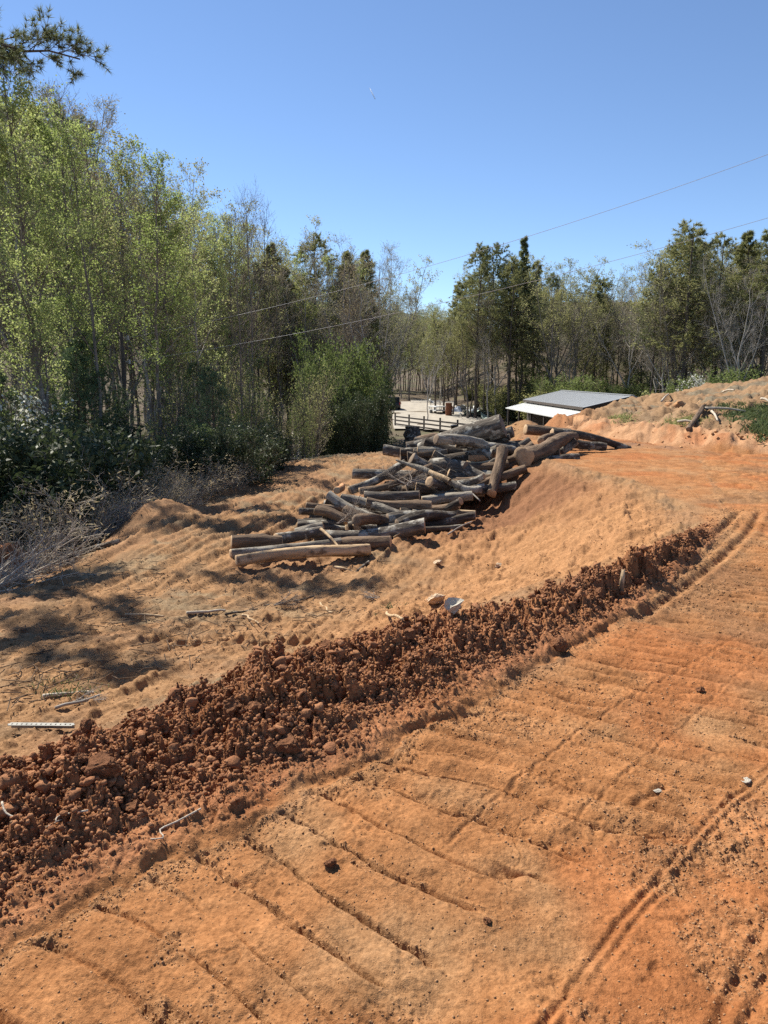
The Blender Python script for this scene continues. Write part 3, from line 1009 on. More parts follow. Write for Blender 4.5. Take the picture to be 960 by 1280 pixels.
def log_pile():
    A = pixlog
    ground_log(296, 706, 461, 690, 14, 'log_peeled', 'long tan peeled log lying frontmost on the dirt before the pile', tp=1.15, lift=.05)
    ground_log(289, 697, 427, 681, 12, 'log_pale', 'thin grey log half hidden just behind the front peeled log', lift=.05)
    ground_log(290, 683, 352, 682, 18, 'log_brown', 'short thick brown log at the lower tip of the pile', tp=.95, lift=.06)
    ground_log(346, 681, 402, 670, 15, 'log_grey', 'grey log angled up behind the short brown tip log', lift=.08)
    A(398, 687, 488, 677, 19, 'log_brown', 'thick brown log just above the front peeled log', base=11.0, d2=-.15, tp=1.05)
    A(394, 672, 531, 661, 21, 'log_grey', 'fat grey log with a sawn face near the lower right of the pile', base=11.4, d2=-.1, tp=.95)
    A(370, 666, 404, 657, 12, 'log_pale', 'short pale log poking out left above the fat grey log', base=11.6)
    A(374, 639, 414, 640, 9, 'log_dark', 'charred black log end sticking out furthest left of the pile', base=12.0, cut='cut_dark')
    A(383, 632, 440, 637, 9, 'log_brown', 'thin brown log resting on the black log end', base=12.3)
    A(396, 638, 433, 649, 13, 'log_brown', 'brown log with a round sawn end above the fat grey log', base=11.85, d2=-.25)
    A(411, 619, 484, 656, 13, 'log_pale', 'whitish log slanting down to the right across the lower pile', base=12.2, d1=.25, d2=-.25)
    A(427, 623, 500, 641, 12, 'log_pale', 'second whitish slanting log, above the first one', base=12.4, d1=.2, d2=-.2)
    A(431, 638, 480, 663, 14, 'log_brown', 'tan slanting log below the whitish ones', base=12.0, d1=.1, d2=-.2)
    A(408, 625, 432, 634, 12, 'log_dark', 'dark stub at the upper left of the whitish logs', base=12.5, cut='cut_dark')
    A(421, 613, 430, 607, 9, 'log_orange', 'small log with a reddish sawn end facing left of the pile', base=13.1, d2=.8)
    A(437, 613, 508, 580, 11, 'log_grey', 'long grey pole log rising to the right along the pile back', base=13.3, d2=.5)
    A(450, 614, 540, 586, 9, 'log_brown', 'slim brown pole log parallel below the long grey pole', base=13.15, d2=.4)
    A(456, 620, 524, 619, 13, 'log_grey', 'grey log with a sawn end in the middle left of the pile', base=12.7, d2=-.1)
    A(459, 629, 539, 634, 15, 'log_brown', 'brown log with a round sawn end at the pile centre', base=12.45, d2=-.15)
    A(500, 640, 545, 645, 11, 'log_dark', 'dark log under the centre sawn end', base=12.3)
    A(528, 627, 590, 619, 14, 'log_pale', 'pale grey log right of the centre sawn end', base=12.75)
    A(540, 637, 574, 632, 11, 'log_brown', 'short brown log with sawn end below the pale grey log', base=12.5, d2=-.2)
    A(556, 643, 594, 641, 9, 'log_peeled', 'light bare log at the lower right foot of the pile', base=12.35)
    A(508, 655, 594, 647, 13, 'log_dark', 'dark log lying low along the right foot of the pile', base=12.0)
    A(525, 662, 578, 659, 8, 'log_dark', 'thin dark log on the dirt at the right foot of the pile', base=11.65)
    A(527, 566, 628, 530, 26, 'log_grey', 'biggest grey trunk slanting up along the top of the pile', base=15.3, d1=.2, d2=-.25, tp=1.12, cut='cut_dark', rough=.04)
    A(509, 560, 572, 547, 15, 'log_dark', 'dark log with its end showing at the top left of the pile', base=15.9, cut='cut_dark')
    A(510, 573, 574, 566, 17, 'log_dark', 'thick dark log under the biggest grey trunk', base=15.0, cut='cut_dark')
    A(522, 563, 642, 558, 9, 'log_pale', 'long thin pale log running beneath the biggest trunk', base=14.85)
    A(538, 581, 614, 598, 18, 'log_grey', 'mottled grey log slanting down at the upper middle of the pile', base=14.0, d1=.2, d2=-.3)
    A(586, 574, 622, 570, 11, 'log_orange', 'orange bare log end left of the leaning brown log', base=14.55)
    A(584, 580, 622, 579, 9, 'log_peeled', 'tan bare log below the orange one', base=14.3)
    A(560, 592, 606, 610, 13, 'log_dark', 'dark log beneath the mottled grey log', base=13.75)
    A(520, 609, 575, 614, 13, 'log_dark', 'dark log under the bent branch', base=13.2)
    A(545, 622, 606, 610, 12, 'log_grey', 'grey log just left of the foot of the leaning brown log', base=13.2)
    A(628, 562, 615, 617, 15, 'log_brown', 'brown log leaning steeply down the front of the pile', base=13.3, d1=.75, d2=-.25)
    A(655, 572, 719, 545, 23, 'log_brown', 'big brown log with a broad flared butt at the pile top', base=14.1, d1=-.35, d2=.9, tp=.62, flare=.28)
    A(680, 576, 724, 571, 11, 'log_dark', 'hollow dark log under the flared brown log', base=14.0, cut='cut_dark')
    A(676, 551, 700, 544, 10, 'log_brown', 'short log with a round end beside the flared log', base=15.3, d1=-.2, d2=.5)
    A(657, 537, 712, 541, 13, 'log_brown', 'brown log with sawn end at the back of the pile top', base=16.3, d1=-.2)
    A(690, 541, 789, 559, 11, 'log_dark', 'long dark log reaching out furthest right from the pile', base=15.6, d2=.4, tp=.75)
    A(715, 553, 757, 560, 12, 'log_dark', 'dark log under the long right hand one', base=15.2, cut='cut_dark')
    A(720, 551, 700, 566, 10, 'log_dark', 'dark short log wedged under the flared log', base=14.8)
    A(637, 582, 667, 556, 16, 'log_brown', 'split brown stump piece beside the flared butt', base=14.2, flare=.2, tp=.7)
    A(606, 550, 641, 540, 17, 'log_dark', 'dark fat log tucked right of the biggest trunk', base=15.9, d2=-.2, cut='cut_dark')
    A(640, 566, 662, 549, 9, 'log_grey', 'thin grey log between the leaning and flared logs', base=14.9)
    A(600, 590, 624, 575, 10, 'log_grey', 'short grey log crossing behind the leaning brown log', base=14.2)
    # bent half peeled branch draped over the front
    pts = [at(495, 575, 13.7), at(512, 581, 13.6), at(528, 586, 13.45), at(548, 596, 13.25), at(567, 605, 13.1), at(584, 612, 13.0), at(602, 612, 13.0)]
    b = MB(); b.tube(smooth_line(np.array(pts), 4), np.interp(np.linspace(0, 1, 25), [0, .3, 1], [.018, .05, .066]), 12)
    o = link('bent_branch', b.mesh('bent_branch', M['log_pale'], smooth=True)); tag(o, 'bent half peeled branch draped over the dark logs of the pile', 'branch')
    b = MB(); b.tube([at(537, 590.5, 13.30), at(552, 597, 13.12), at(562, 602, 13.03)], [.05, .058, .058], 12, caps=False)
    part('bare_wood', b.mesh('bare_wood', M['log_peeled'], smooth=True), o)
    # sticks caught in the pile and lying at its foot
    for (a, c, r, mt, lb) in (
        ((401, 661, 11.0), (426, 687, 10.5), .025, 'log_peeled', 'pale stick propped against the front of the log pile'),
        ((436, 727, 9.75), (461, 702, 10.2), .032, 'log_dark', 'dark stick on the dirt below the front peeled log'),
        ((415, 709, 10.05), (446, 717, 9.9), .028, 'log_peeled', 'flat pale splinter beside the dark stick'),
        ((560, 668, 11.4), (590, 652, 11.7), .014, 'twig_grey', 'thin twig stuck out at the right foot of the pile'),
        ((492, 672, 11.2), (520, 655, 11.4), .014, 'log_peeled', 'thin pale twig resting on the fat grey log'),
        ((572, 603, 13.3), (600, 626, 12.7), .02, 'twig_grey', 'grey twig crossing the logs by the bent branch')):
        b = MB(); p0 = at(*a); p1 = at(*c); m_ = (p0 + p1) / 2 + np.array([0, 0, .02])
        b.tube(smooth_line(np.array([p0, m_, p1]), 4), np.linspace(r, r * .6, 9), 7)
        tag(link('stick', b.mesh('stick', M[mt], smooth=True)), lb, 'stick')
    # logs deeper in the stack
    g = np.random.default_rng(5)
    for i in range(44):
        v = 556 + 120 * g.random()
        lo = np.interp(v, [556, 600, 640, 680], [530, 470, 425, 400]); hi = np.interp(v, [556, 600, 640, 680], [700, 640, 595, 490])
        u = lo + (hi - lo) * g.random()
        w = 28 + 25 * g.random(); D0 = Dv(v) + .55 + .25 * g.random()
        p = at(u - w, v + g.normal(0, 5), D0 + g.normal(0, .2)); q = at(u + w, v + g.normal(0, 5), D0 + g.normal(0, .2))
        r = (5 + 3.5 * g.random()) / FPX * D0
        for e in (p, q): e[2] = max(e[2], gz(e[0], e[1]) + r * .8)
        make_log(p, q, r, r * .85, ['log_dark', 'log_grey', 'log_brown'][i % 3], 'dark log buried behind the front logs of the pile', 'logs buried deeper in the pile', cut='cut_dark')
    for i in range(36):
        v = 552 + 108 * g.random()
        lo = np.interp(v, [556, 600, 640, 680], [545, 490, 440, 410]); hi = np.interp(v, [556, 600, 640, 680], [665, 628, 585, 510])
        u = lo + (hi - lo) * g.random(); w = 20 + 26 * g.random(); D0 = Dv(v) + .10 + .2 * g.random(); sl_ = g.normal(.0, .32)
        p = at(u - w, v - w * sl_, D0 + g.normal(0, .3)); q = at(u + w, v + w * sl_, D0 + g.normal(0, .3))
        r = (5 + 3 * g.random()) / FPX * D0
        for e in (p, q): e[2] = max(e[2], gz(e[0], e[1]) + r * .8)
        make_log(p, q, r, r * (.75 + .2 * g.random()), ['log_dark', 'log_grey', 'log_brown', 'log_dark', 'log_pale'][i % 5], 'weathered log wedged among the crossing logs of the pile', 'logs wedged among the crossing ones', cut=['cut_dark', 'cut_wood'][i % 2])
    # dead twigs tangled in the middle of the pile
    K = brush_branch('tangled_twigs', 77, .8, 7, .007, 'twig_brown', flat=.3)
    place_brush(K, at(510, 606, 12.9), 2.0, 1.0, 'tangle of dry twigs caught in the middle of the log pile', 'twigs')
    K = brush_branch('tangled_twigs', 78, .5, 7, .006, 'twig_brown', flat=.3)
    place_brush(K, at(425, 655, 11.35), .4, 1.0, 'dry twigs tangled round the lower left logs', 'twigs')


def brush_branch(name, seed, L, m, r, mat, flat=.35, n1=10, n2=7):
    """dead spreading branches: main boughs (parts) with side twigs"""
    g = np.random.default_rng(seed)
    e = empty(name)
    B = 6
    P0 = g.normal(0, .08 * L, (B, 3)); P0[:, 2] = np.abs(P0[:, 2]) * .3
    az = g.normal(0, .55, B)
    D = np.stack([np.cos(az), np.sin(az), .05 + flat * g.random(B)], 1)
    P = grow(P0, D, L * (.7 + .5 * g.random(B)), 10, .09, .0, g)
    Rd = r * (1 + .8 * g.random((B, 1))) * np.linspace(1, .35, 10)[None]
    V, F = tubes(P, Rd, 6)
    part('bough', mesh_np(name, V, [F], [M[mat]], smooth=True), e)
    P1, R1 = spawn(P, Rd, n1, .12, 1, 38, 14, lambda u, l: l * (.45 - .2 * u), 7, .13, .02, .5, g, r * .3)
    P2, R2 = spawn(P1, R1, n2, .2, 1, 40, 14, lambda u, l: l * .42, 5, .16, .02, .55, g, r * .2)
    V1, F1 = tubes(P1, R1, 4); V2, F2 = tubes(P2, R2, 3)
    part('twigs', mesh_np(name, np.concatenate([V1, V2]), [F1, F2 + len(V1)], [M[mat]]), e)
    return e


def place_brush(e, loc, rz, s, label, cat, group=None):
    e.location = tuple(loc); e.rotation_euler = (0, 0, rz); e.scale = (s, s, s)
    return tag(e, label, cat, group)


# ------------------------------------------------------------------ loose soil and stones
def rock_mesh(name, seed, sub, mat, rough=.35, squash=.75, smooth=False):
    import bmesh
    g_ = np.random.default_rng(seed + 5000)
    cuts = [(Vector(nrm(g_.standard_normal(3))), .45 + .4 * g_.random()) for _ in range(11)] if sub > 1 else []
    bm = bmesh.new(); bmesh.ops.create_icosphere(bm, subdivisions=sub, radius=1)
    for v in bm.verts:
        c = v.co.copy()
        d = 1 + rough * mnoise.noise(c * 1.3 + Vector((seed * 3.1, 0, 0))) + rough * .6 * mnoise.noise(c * 3.1 + Vector((0, seed * 1.7, 0))) + rough * .42 * mnoise.noise(c * 6 + Vector((0, 0, seed))) + rough * .22 * mnoise.noise(c * 13 + Vector((seed, 0, 0)))
        if cuts:
            for pn, pd in cuts:
                e_ = c.dot(pn) - pd
                if e_ > 0: c = c - pn * e_
        v.co = c * d; v.co.z *= squash
    me = bpy.data.meshes.new(name); bm.to_mesh(me); bm.free()
    me.materials.append(M[mat])
    if smooth: me.polygons.foreach_set('use_smooth', np.ones(len(me.polygons), bool))
    return me


def mesh_arrays(me):
    V = np.empty(len(me.vertices) * 3, np.float32); me.vertices.foreach_get('co', V)
    F = np.empty(len(me.loops), np.int32); me.loops.foreach_get('vertex_index', F)
    return V.reshape(-1, 3), F.reshape(-1, 3)


def scatter_mesh(name, protos, pos, size, mats, label, kind='stuff'):
    Vs, Fs = [], []; n = 0
    g = np.random.default_rng(3)
    for k, me in enumerate(protos):
        sel = np.arange(k, len(pos), len(protos))
        if not len(sel): continue
        V, F = mesh_arrays(me)
        a = g.random(len(sel)) * 6.28; b = g.normal(0, .7, len(sel))
        ca, sa, cb, sb = np.cos(a), np.sin(a), np.cos(b), np.sin(b)
        Rm = np.zeros((len(sel), 3, 3))
        Rm[:, 0, 0] = ca; Rm[:, 0, 1] = -sa * cb; Rm[:, 0, 2] = sa * sb
        Rm[:, 1, 0] = sa; Rm[:, 1, 1] = ca * cb; Rm[:, 1, 2] = -ca * sb
        Rm[:, 2, 1] = sb; Rm[:, 2, 2] = cb
        W = np.einsum('bij,vj->bvi', Rm, V) * size[sel][:, None, None] + pos[sel][:, None]
        Vs.append(W.reshape(-1, 3)); Fs.append((F[None] + (np.arange(len(sel)) * len(V))[:, None, None]).reshape(-1, 3) + n); n += len(sel) * len(V)
    o = link(name, mesh_np(name, np.concatenate(Vs), [np.concatenate(Fs)], mats, smooth=False))
    tag(o, label, None, None, kind)
    return o


def loose_soil(V, t, s, bm, loose):
    x, y = V[:, 0], V[:, 1]
    ar = np.hypot(x, y)
    g = np.random.default_rng(21)
    def draw(w, n):
        c = np.cumsum(w); return np.searchsorted(c, g.random(n) * c[-1])
    cell = ar ** 2 * .3 + .15                                   # area of a cell grows with distance squared
    W1 = bm * ss(.06, .4, t) * cell * (ar < 14)
    p1 = [rock_mesh('crumb', 100 + k, 1, 'clod', .65) for k in range(6)]
    p2 = [rock_mesh('crumb', 200 + k, 2, 'clod', .35) for k in range(5)]
    nc = 52000
    i = draw(W1, nc); sz = .0025 + .011 * g.random(nc) ** 3.5
    P = V[i] + np.stack([g.normal(0, .01, nc), g.normal(0, .01, nc), sz * .3], 1)
    scatter_mesh('clay_crumbs', p1, P, sz, [M['clod']], 'fine crumbs of damp red clay all over the heaped berm')
    i = draw(W1 * ss(.1, .5, t), 520); sz = .012 + .030 * g.random(520) ** 2.4
    P = V[i] + np.stack([0 * sz, 0 * sz, sz * .3], 1)
    scatter_mesh('clay_lumps', p2, P, sz, [M['clod']], 'small lumps of damp red clay covering the heaped berm')
    # dry crumbs on the packed road and pad
    Wr = cell * (ar < 10) * (ar > 1.2) * np.where(t < .02, .10 + 1.6 * loose + .35 * ss(-.1, .5, fbm(x * 1.3, y * 1.3, 3, 350)), np.where(t > 1, .22, .5)) * (np.abs(np.arctan2(x, y)) < .6) / np.maximum(ar, 2.2)
    n = 70000
    i = draw(Wr, n); sz = (.0011 + .0044 * g.random(n) ** 3.5) * np.clip(.55 + ar[i] * .16, .8, 2.2)
    P = V[i] + np.stack([0 * sz, 0 * sz, sz * .05], 1)
    pd = [rock_mesh('crumb', 300 + k, 1, 'clod_dry', .4) for k in range(5)]
    scatter_mesh('dry_crumbs', pd, P, sz, [M['clod_dry']], 'dry clay crumbs strewn over the packed road and the pad')
    # the clods big enough to pick up
    big = [rock_mesh('dirt_clod', 400 + k, 4, 'clod', .34, .8, False) for k in range(8)]
    i = draw(W1 * ss(.2, .5, t) * (ar < 9), 48)
    spots = [(V[k], .028 + .04 * g.random() ** 2) for k in i]
    for j, (p, r) in enumerate(spots):
        o = link('dirt_clod', big[j % 8]); o.location = (p[0], p[1], p[2] + r * .25)
        o.rotation_euler = (g.normal(0, .5), g.normal(0, .5), g.random() * 6.28); o.scale = (r, r * (.8 + .4 * g.random()), r)
        tag(o, 'fist sized clod of damp red clay on the heaped berm', 'clod', 'clay clods on the berm')
    for (u, v, rpx, lb) in ((360, 935, 20, 'round red clay clod low on the berm face above the track'), (290, 885, 18, 'dark clay clod beneath the berm crest left of centre'), (128, 965, 26, 'broad flattened clay clod at the left end of the berm'),
                            (165, 1010, 15, 'reddish clay clod below the broad flattened one'), (415, 1080, 10, 'small square clod alone on the packed track'), (798, 728, 9, 'reddish clod beside the pale stake on the berm'),
                            (608, 1150, 7, 'lone small clod on the gritty road'), (700, 808, 12, 'clod at the berm foot near the bend'), (510, 795, 14, 'clod on the berm crest in front of the white rock'), (875, 862, 7, 'small clod alone on the smooth road'),
                            (108, 910, 12, 'clod on the berm crest beside the metal strip')):
        p = nearest_vertex(V, u, v); D = p[1]; r = rpx / FPX * D * .95
        o = link('dirt_clod', big[(u * 7) % 8].copy()); o.location = (p[0], p[1], p[2] + r * .35); o.scale = (r, r, r * .9); o.rotation_euler = (0, 0, u)
        tag(o, lb, 'clod', 'clay clods on the berm' if '_' else None)


def nearest_vertex(V, u, v):
    """first terrain vertex met on the way through a photo pixel"""
    d = V - np.array([0, 0, EYE])
    zc = d[:, 1] * cp - d[:, 2] * sp; yc = d[:, 1] * sp + d[:, 2] * cp
    ok = zc > .3
    uu = 480 + FPX * d[:, 0] / np.where(ok, zc, 1); vv = 640 - FPX * yc / np.where(ok, zc, 1)
    e = np.where(ok, np.hypot(uu - u, vv - v), 1e9)
    c = np.where(e < 2.5)[0]
    if len(c) == 0: c = np.array([np.argmin(e)])
    return V[c[np.argmin(zc[c])]].copy()


def grass_patch(name, pts, h, mat, label, w=.008, seed=1, n=14, spread=.12):
    g = np.random.default_rng(seed)
    C = np.repeat(np.array(pts), n, 0); C[:, :2] += g.normal(0, spread, (len(C), 2))
    C[:, 2] = base_h(C[:, 0], C[:, 1]) + np.repeat(np.array([p[3] if len(p) > 3 else 0 for p in pts]), n) * 0
    d = nrm(np.stack([g.normal(0, .5, len(C)), g.normal(0, .5, len(C)), np.ones(len(C))], 1))
    l = h * (.4 + .8 * g.random((len(C), 1)))
    wv = nrm(np.cross(d, g.standard_normal(d.shape))) * w
    bend = np.stack([g.normal(0, .35, len(C)), g.normal(0, .35, len(C)), -.1 * np.ones(len(C))], 1) * l
    V = np.stack([C - wv, C + wv, C + d * l * .55 + wv * .7, C + d * l * .55 - wv * .7, C + d * l + bend], 1).reshape(-1, 3)
    b = np.arange(len(C))[:, None] * 5
    o = link(name, mesh_np(name, V, [np.concatenate([b, b + 1, b + 2, b + 3], 1), np.concatenate([b + 3, b + 2, b + 4], 1)], [M[mat]]))
    return tag(o, label, None, None, 'stuff')


# ------------------------------------------------------------------ small things on the dirt
def small_things(V):
    def gp(u, v): return nearest_vertex(V, u, v)
    # two pale rocks
    p = gp(544, 752); r = 15 / FPX * p[1]
    o = link('rock', rock_mesh('rock', 901, 3, 'tan_stone', .38, .62)); o.location = (p[0], p[1], p[2] + r * .35); o.scale = (r * 1.05, r * .8, r); o.rotation_euler = (0, .1, .5)
    tag(o, 'tan boulder lying behind the berm left of the white one', 'rock')
    p = gp(566, 768); r = 15 / FPX * p[1]
    o = link('rock', rock_mesh('rock', 915, 2, 'pale_stone', .55, .8)); o.location = (p[0], p[1], p[2] + r * .6); o.scale = (r * .95, r * .6, r * 1.25); o.rotation_euler = (.2, .55, .3)
    tag(o, 'white angular rock standing tilted on top of the berm', 'rock')
    for u, v, w, lb, k in ((621, 706, 6, 'small pinkish stone on the lower dirt right of the log pile', 3), (549, 704, 7, 'small stone on the dirt below the log pile foot', 4), (934, 972, 9, 'pale crushed stone pressed into the wheel line at the right', 5), (822, 985, 7, 'pale stone chip beside the torn rut', 6)):
        p = gp(u, v); r = w / FPX * p[1]
        o = link('stone', rock_mesh('stone', 920 + k, 2, 'pale_stone' if k > 4 else 'tan_stone', .4, .6)); o.location = (p[0], p[1], p[2] + (r * .25 if k < 5 else -r * .1)); o.scale = (r, r, r * (1 if k < 5 else .5))
        tag(o, lb, 'stone')
    # sticks on the pad
    for a, b, r, mt, lb in (((160, 769), (206, 771), .018, 'log_peeled', 'pale straight stick on the pad nearest the left brush'), ((236, 768), (285, 763), .018, 'dead_branch', 'grey stick on the pad right of the pale straight one'),
                            ((307, 769), (323, 780), .016, 'log_peeled', 'short bright splinter on the pad'), ((398, 753), (416, 766), .014, 'log_peeled', 'short pale stick pointing at the berm'),
                            ((484, 766), (503, 780), .016, 'log_peeled', 'yellowish stick lying left of the tan boulder'), ((285, 770), (322, 760), .014, 'log_dark', 'dark stick between the pale sticks on the pad'),
                            ((55, 873), (120, 865), .016, 'dead_branch', 'grey crooked stick near the metal strip'), ((70, 884), (128, 872), .012, 'twig_grey', 'thinner stick crossing the crooked one'),
                            ((395, 745), (330, 757), .013, 'log_dark', 'dark branch at the scattered twigs below the pile'), ((150, 640), (176, 628), .016, 'dead_branch', 'bare stick by the low red mound'),
                            ((243, 1016), (181, 1056), .0035, 'dead_branch', 'long pale root hair across the berm face'), ((93, 1022), (60, 1035), .0035, 'dead_branch', 'short pale root on the berm face'), ((10, 1005), (32, 1052), .004, 'dead_branch', 'crooked grey root at the left end of the berm')):
        p0 = gp(*a); p1 = gp(*b)
        pts = np.array([p0 + (p1 - p0) * f + np.array([rng.normal(0, .02), rng.normal(0, .02), r * 1.2]) for f in np.linspace(0, 1, 5)])
        m = MB(); m.tube(smooth_line(pts, 3), np.linspace(r, r * .55, 13), 7)
        tag(link('stick', m.mesh('stick', M[mt], smooth=True)), lb, 'stick')
    # stake in the far berm
    p = gp(778, 737); m = MB(); m.tube([p - [0, 0, .05], p + [.0, 0, .06], p + [.012, .02, .15]], [.016, .018, .014], 8)
    tag(link('stake', m.mesh('stake', M['log_peeled'], smooth=True)), 'short pale stake poking from the far end of the berm', 'stake')
    # perforated metal strip
    p0 = gp(14, 917); p1 = gp(92, 910); e = empty('metal_strip', (p0 + p1) / 2 + [0, 0, .05], math.atan2(p1[1] - p0[1], p1[0] - p0[0]))
    L = float(np.hypot(*(p1 - p0)[:2]))
    m = MB(); m.box((0, .022, 0), (L, .018, .004)); m.box((0, -.022, 0), (L, .018, .004))
    nh = 13
    for k in range(nh + 1): m.box((-L / 2 + L * (k + .0) / nh * .99 + .003, 0, 0), (.022, .026, .004))
    part('strip', m.mesh('strip', M['galvanised']), e)
    m = MB(); m.box((0, .034, -.016), (L, .004, .036)); part('flange', m.mesh('flange', M['galvanised']), e)
    e.scale = (1, .6, 1)
    tag(e, 'perforated galvanised metal strip lying on the pad behind the berm', 'metal strip')
    # twigs scattered on the pad
    K = brush_branch('scattered_twigs', 91, .30, 6, .005, 'twig_brown', .08); q = gp(345, 757)
    place_brush(K, q + [0, 0, .02], .2, 1.0, 'scatter of dark twigs on the pad below the log pile', 'twigs')
    K = brush_branch('scattered_twigs', 92, .26, 6, .004, 'twig_grey', .06); q = gp(470, 748)
    place_brush(K, q + [0, 0, .02], 2.9, .8, 'flat scatter of twigs left of the green sprigs', 'twigs')
    K = brush_branch('scattered_twigs', 93, .20, 6, .003, 'twig_grey', .06); q = gp(95, 880)
    place_brush(K, q + [0, 0, .02], .4, .9, 'twigs strewn round the crooked stick', 'twigs')
    g = np.random.default_rng(17)
    pts = [tuple(gp(500 + g.normal(0, 11), 755 + g.normal(0, 3))) for _ in range(14)]
    grass_patch('green_sprigs', pts, .07, 'needle_soft', 'fallen green evergreen sprigs behind the berm', .007, 2, 26, .05)
    pts = [tuple(gp(85 + g.normal(0, 16), 866 + g.normal(0, 5))) for _ in range(10)]
    grass_patch('green_sprigs', pts, .05, 'grass_blade', 'thin green weeds round the crooked stick', .004, 3, 16, .07)
    # chips of wood and bark littering the pad
    n = 1000; P = []; 
    for _ in range(n):
        u = g.random() * 480; v = 700 + 190 * g.random() ** 1.2
        if v > 895 - .27 * u: continue
        P.append(hit(u, v, 3, 40))
    P = np.array(P); C = P + [0, 0, .025]
    d = nrm(np.stack([g.normal(0, 1, len(C)), g.normal(0, 1, len(C)), g.normal(0, .12, len(C))], 1)); l = .025 + .12 * g.random((len(C), 1)) ** 3
    Pp = np.stack([C - d * l, C, C + d * l], 1); Vv, Ff = tubes(Pp, np.full(Pp.shape[:2], .0042), 4)
    tag(link('wood_chips', mesh_np('wood_chips', Vv, [Ff], [M['log_brown']])), 'bits of twig and bark strewn over the trampled pad', None, None, 'stuff')


def bank_things(V):
    def gp(u, v): return nearest_vertex(V, u, v)
    p = gp(859, 537); q = gp(879, 516)
    make_log(p + [0, 0, .05], q + [0, 0, .12], .05, .06, 'log_brown', 'short log hanging down the face of the cut bank', None, cut='cut_dark', bendamp=.003, knots=1)
    K = brush_branch('root_clump', 95, .34, 6, .02, 'log_dark', .8); place_brush(K, gp(883, 513) + [0, 0, .03], 1.0, .6, 'dark root clump on the brow of the cut bank', 'roots')
    for a, b, lb in (((880, 514), (931, 518), 'pale bare branch lying along the brow of the bank'), ((889, 515), (895, 529), 'short pale branch hanging over the bank face'), ((848, 528), (865, 531), 'grey stick below the brow of the bank'),
                     ((950, 500), (962, 508), 'bright cut pole at the far right on the bank'), ((905, 490), (918, 488), 'pale splinter on the ridge of the bank'), ((826, 502), (836, 497), 'tan branch stub on the skyline of the bank')):
        p = gp(*a); q = gp(*b); m = MB()
        m.tube(smooth_line(np.array([p + [0, 0, .05], (p + q) / 2 + [0, 0, .09], q + [0, 0, .06]]), 4), np.linspace(.035, .02, 9), 7)
        tag(link('branch', m.mesh('branch', M['dead_branch'], smooth=True)), lb, 'branch')
    g = np.random.default_rng(8)
    pts = []
    while len(pts) < 170:
        u = 900 + 75 * g.random(); v = 507 + 42 * g.random()
        if v > 505 + (u - 880) * .55: continue
        if v < 500: continue
        pts.append(tuple(hit(u, v, 6, 40)))
    grass_patch('green_grass', pts, .17, 'grass_blade', 'low green plants on the right shoulder of the cut bank', .016, 5, 13, .13)
    pts = [tuple(hit(780 + g.normal(0, 7), 523 + g.normal(0, 2.5), 6, 40)) for _ in range(26)] + [tuple(hit(855 + g.normal(0, 9), 527 + g.normal(0, 3), 6, 40)) for _ in range(30)]
    grass_patch('green_grass', pts, .16, 'leaf_olive', 'thin weeds on the face of the cut bank', .014, 6, 14, .14)
    # rubble on the bank
    W = []
    for _ in range(260):
        u = 640 + 330 * g.random(); v = 500 + 60 * g.random()
        W.append(hit(u, v, 8, 40))
    W = np.array(W); W = W[(W[:, 1] < 30)]
    sz = .012 + .045 * g.random(len(W)) ** 3.5
    scatter_mesh('bank_rubble', [rock_mesh('crumb', 500 + k, 2, 'clod_dry', .4) for k in range(4)], W + np.stack([0 * sz, 0 * sz, sz * .2], 1), sz, [M['clod_dry']], 'loose clay lumps on the cut bank')
    for u, v, w, lb in ((836, 502, 8, 'pointed dirt lump on the ridge beside a branch stub'), (852, 502, 11, 'orange dirt heap on the ridge of the cut bank'), (745, 545, 5, 'small clod at the toe of the bank')):
        p = gp(u, v + 3); r = w / FPX * p[1]
        o = link('dirt_clod', rock_mesh('dirt_clod', u, 3, 'clod_dry', .35, .6, True)); o.location = (p[0], p[1], p[2]); o.scale = (r, r, r); tag(o, lb, 'clod')


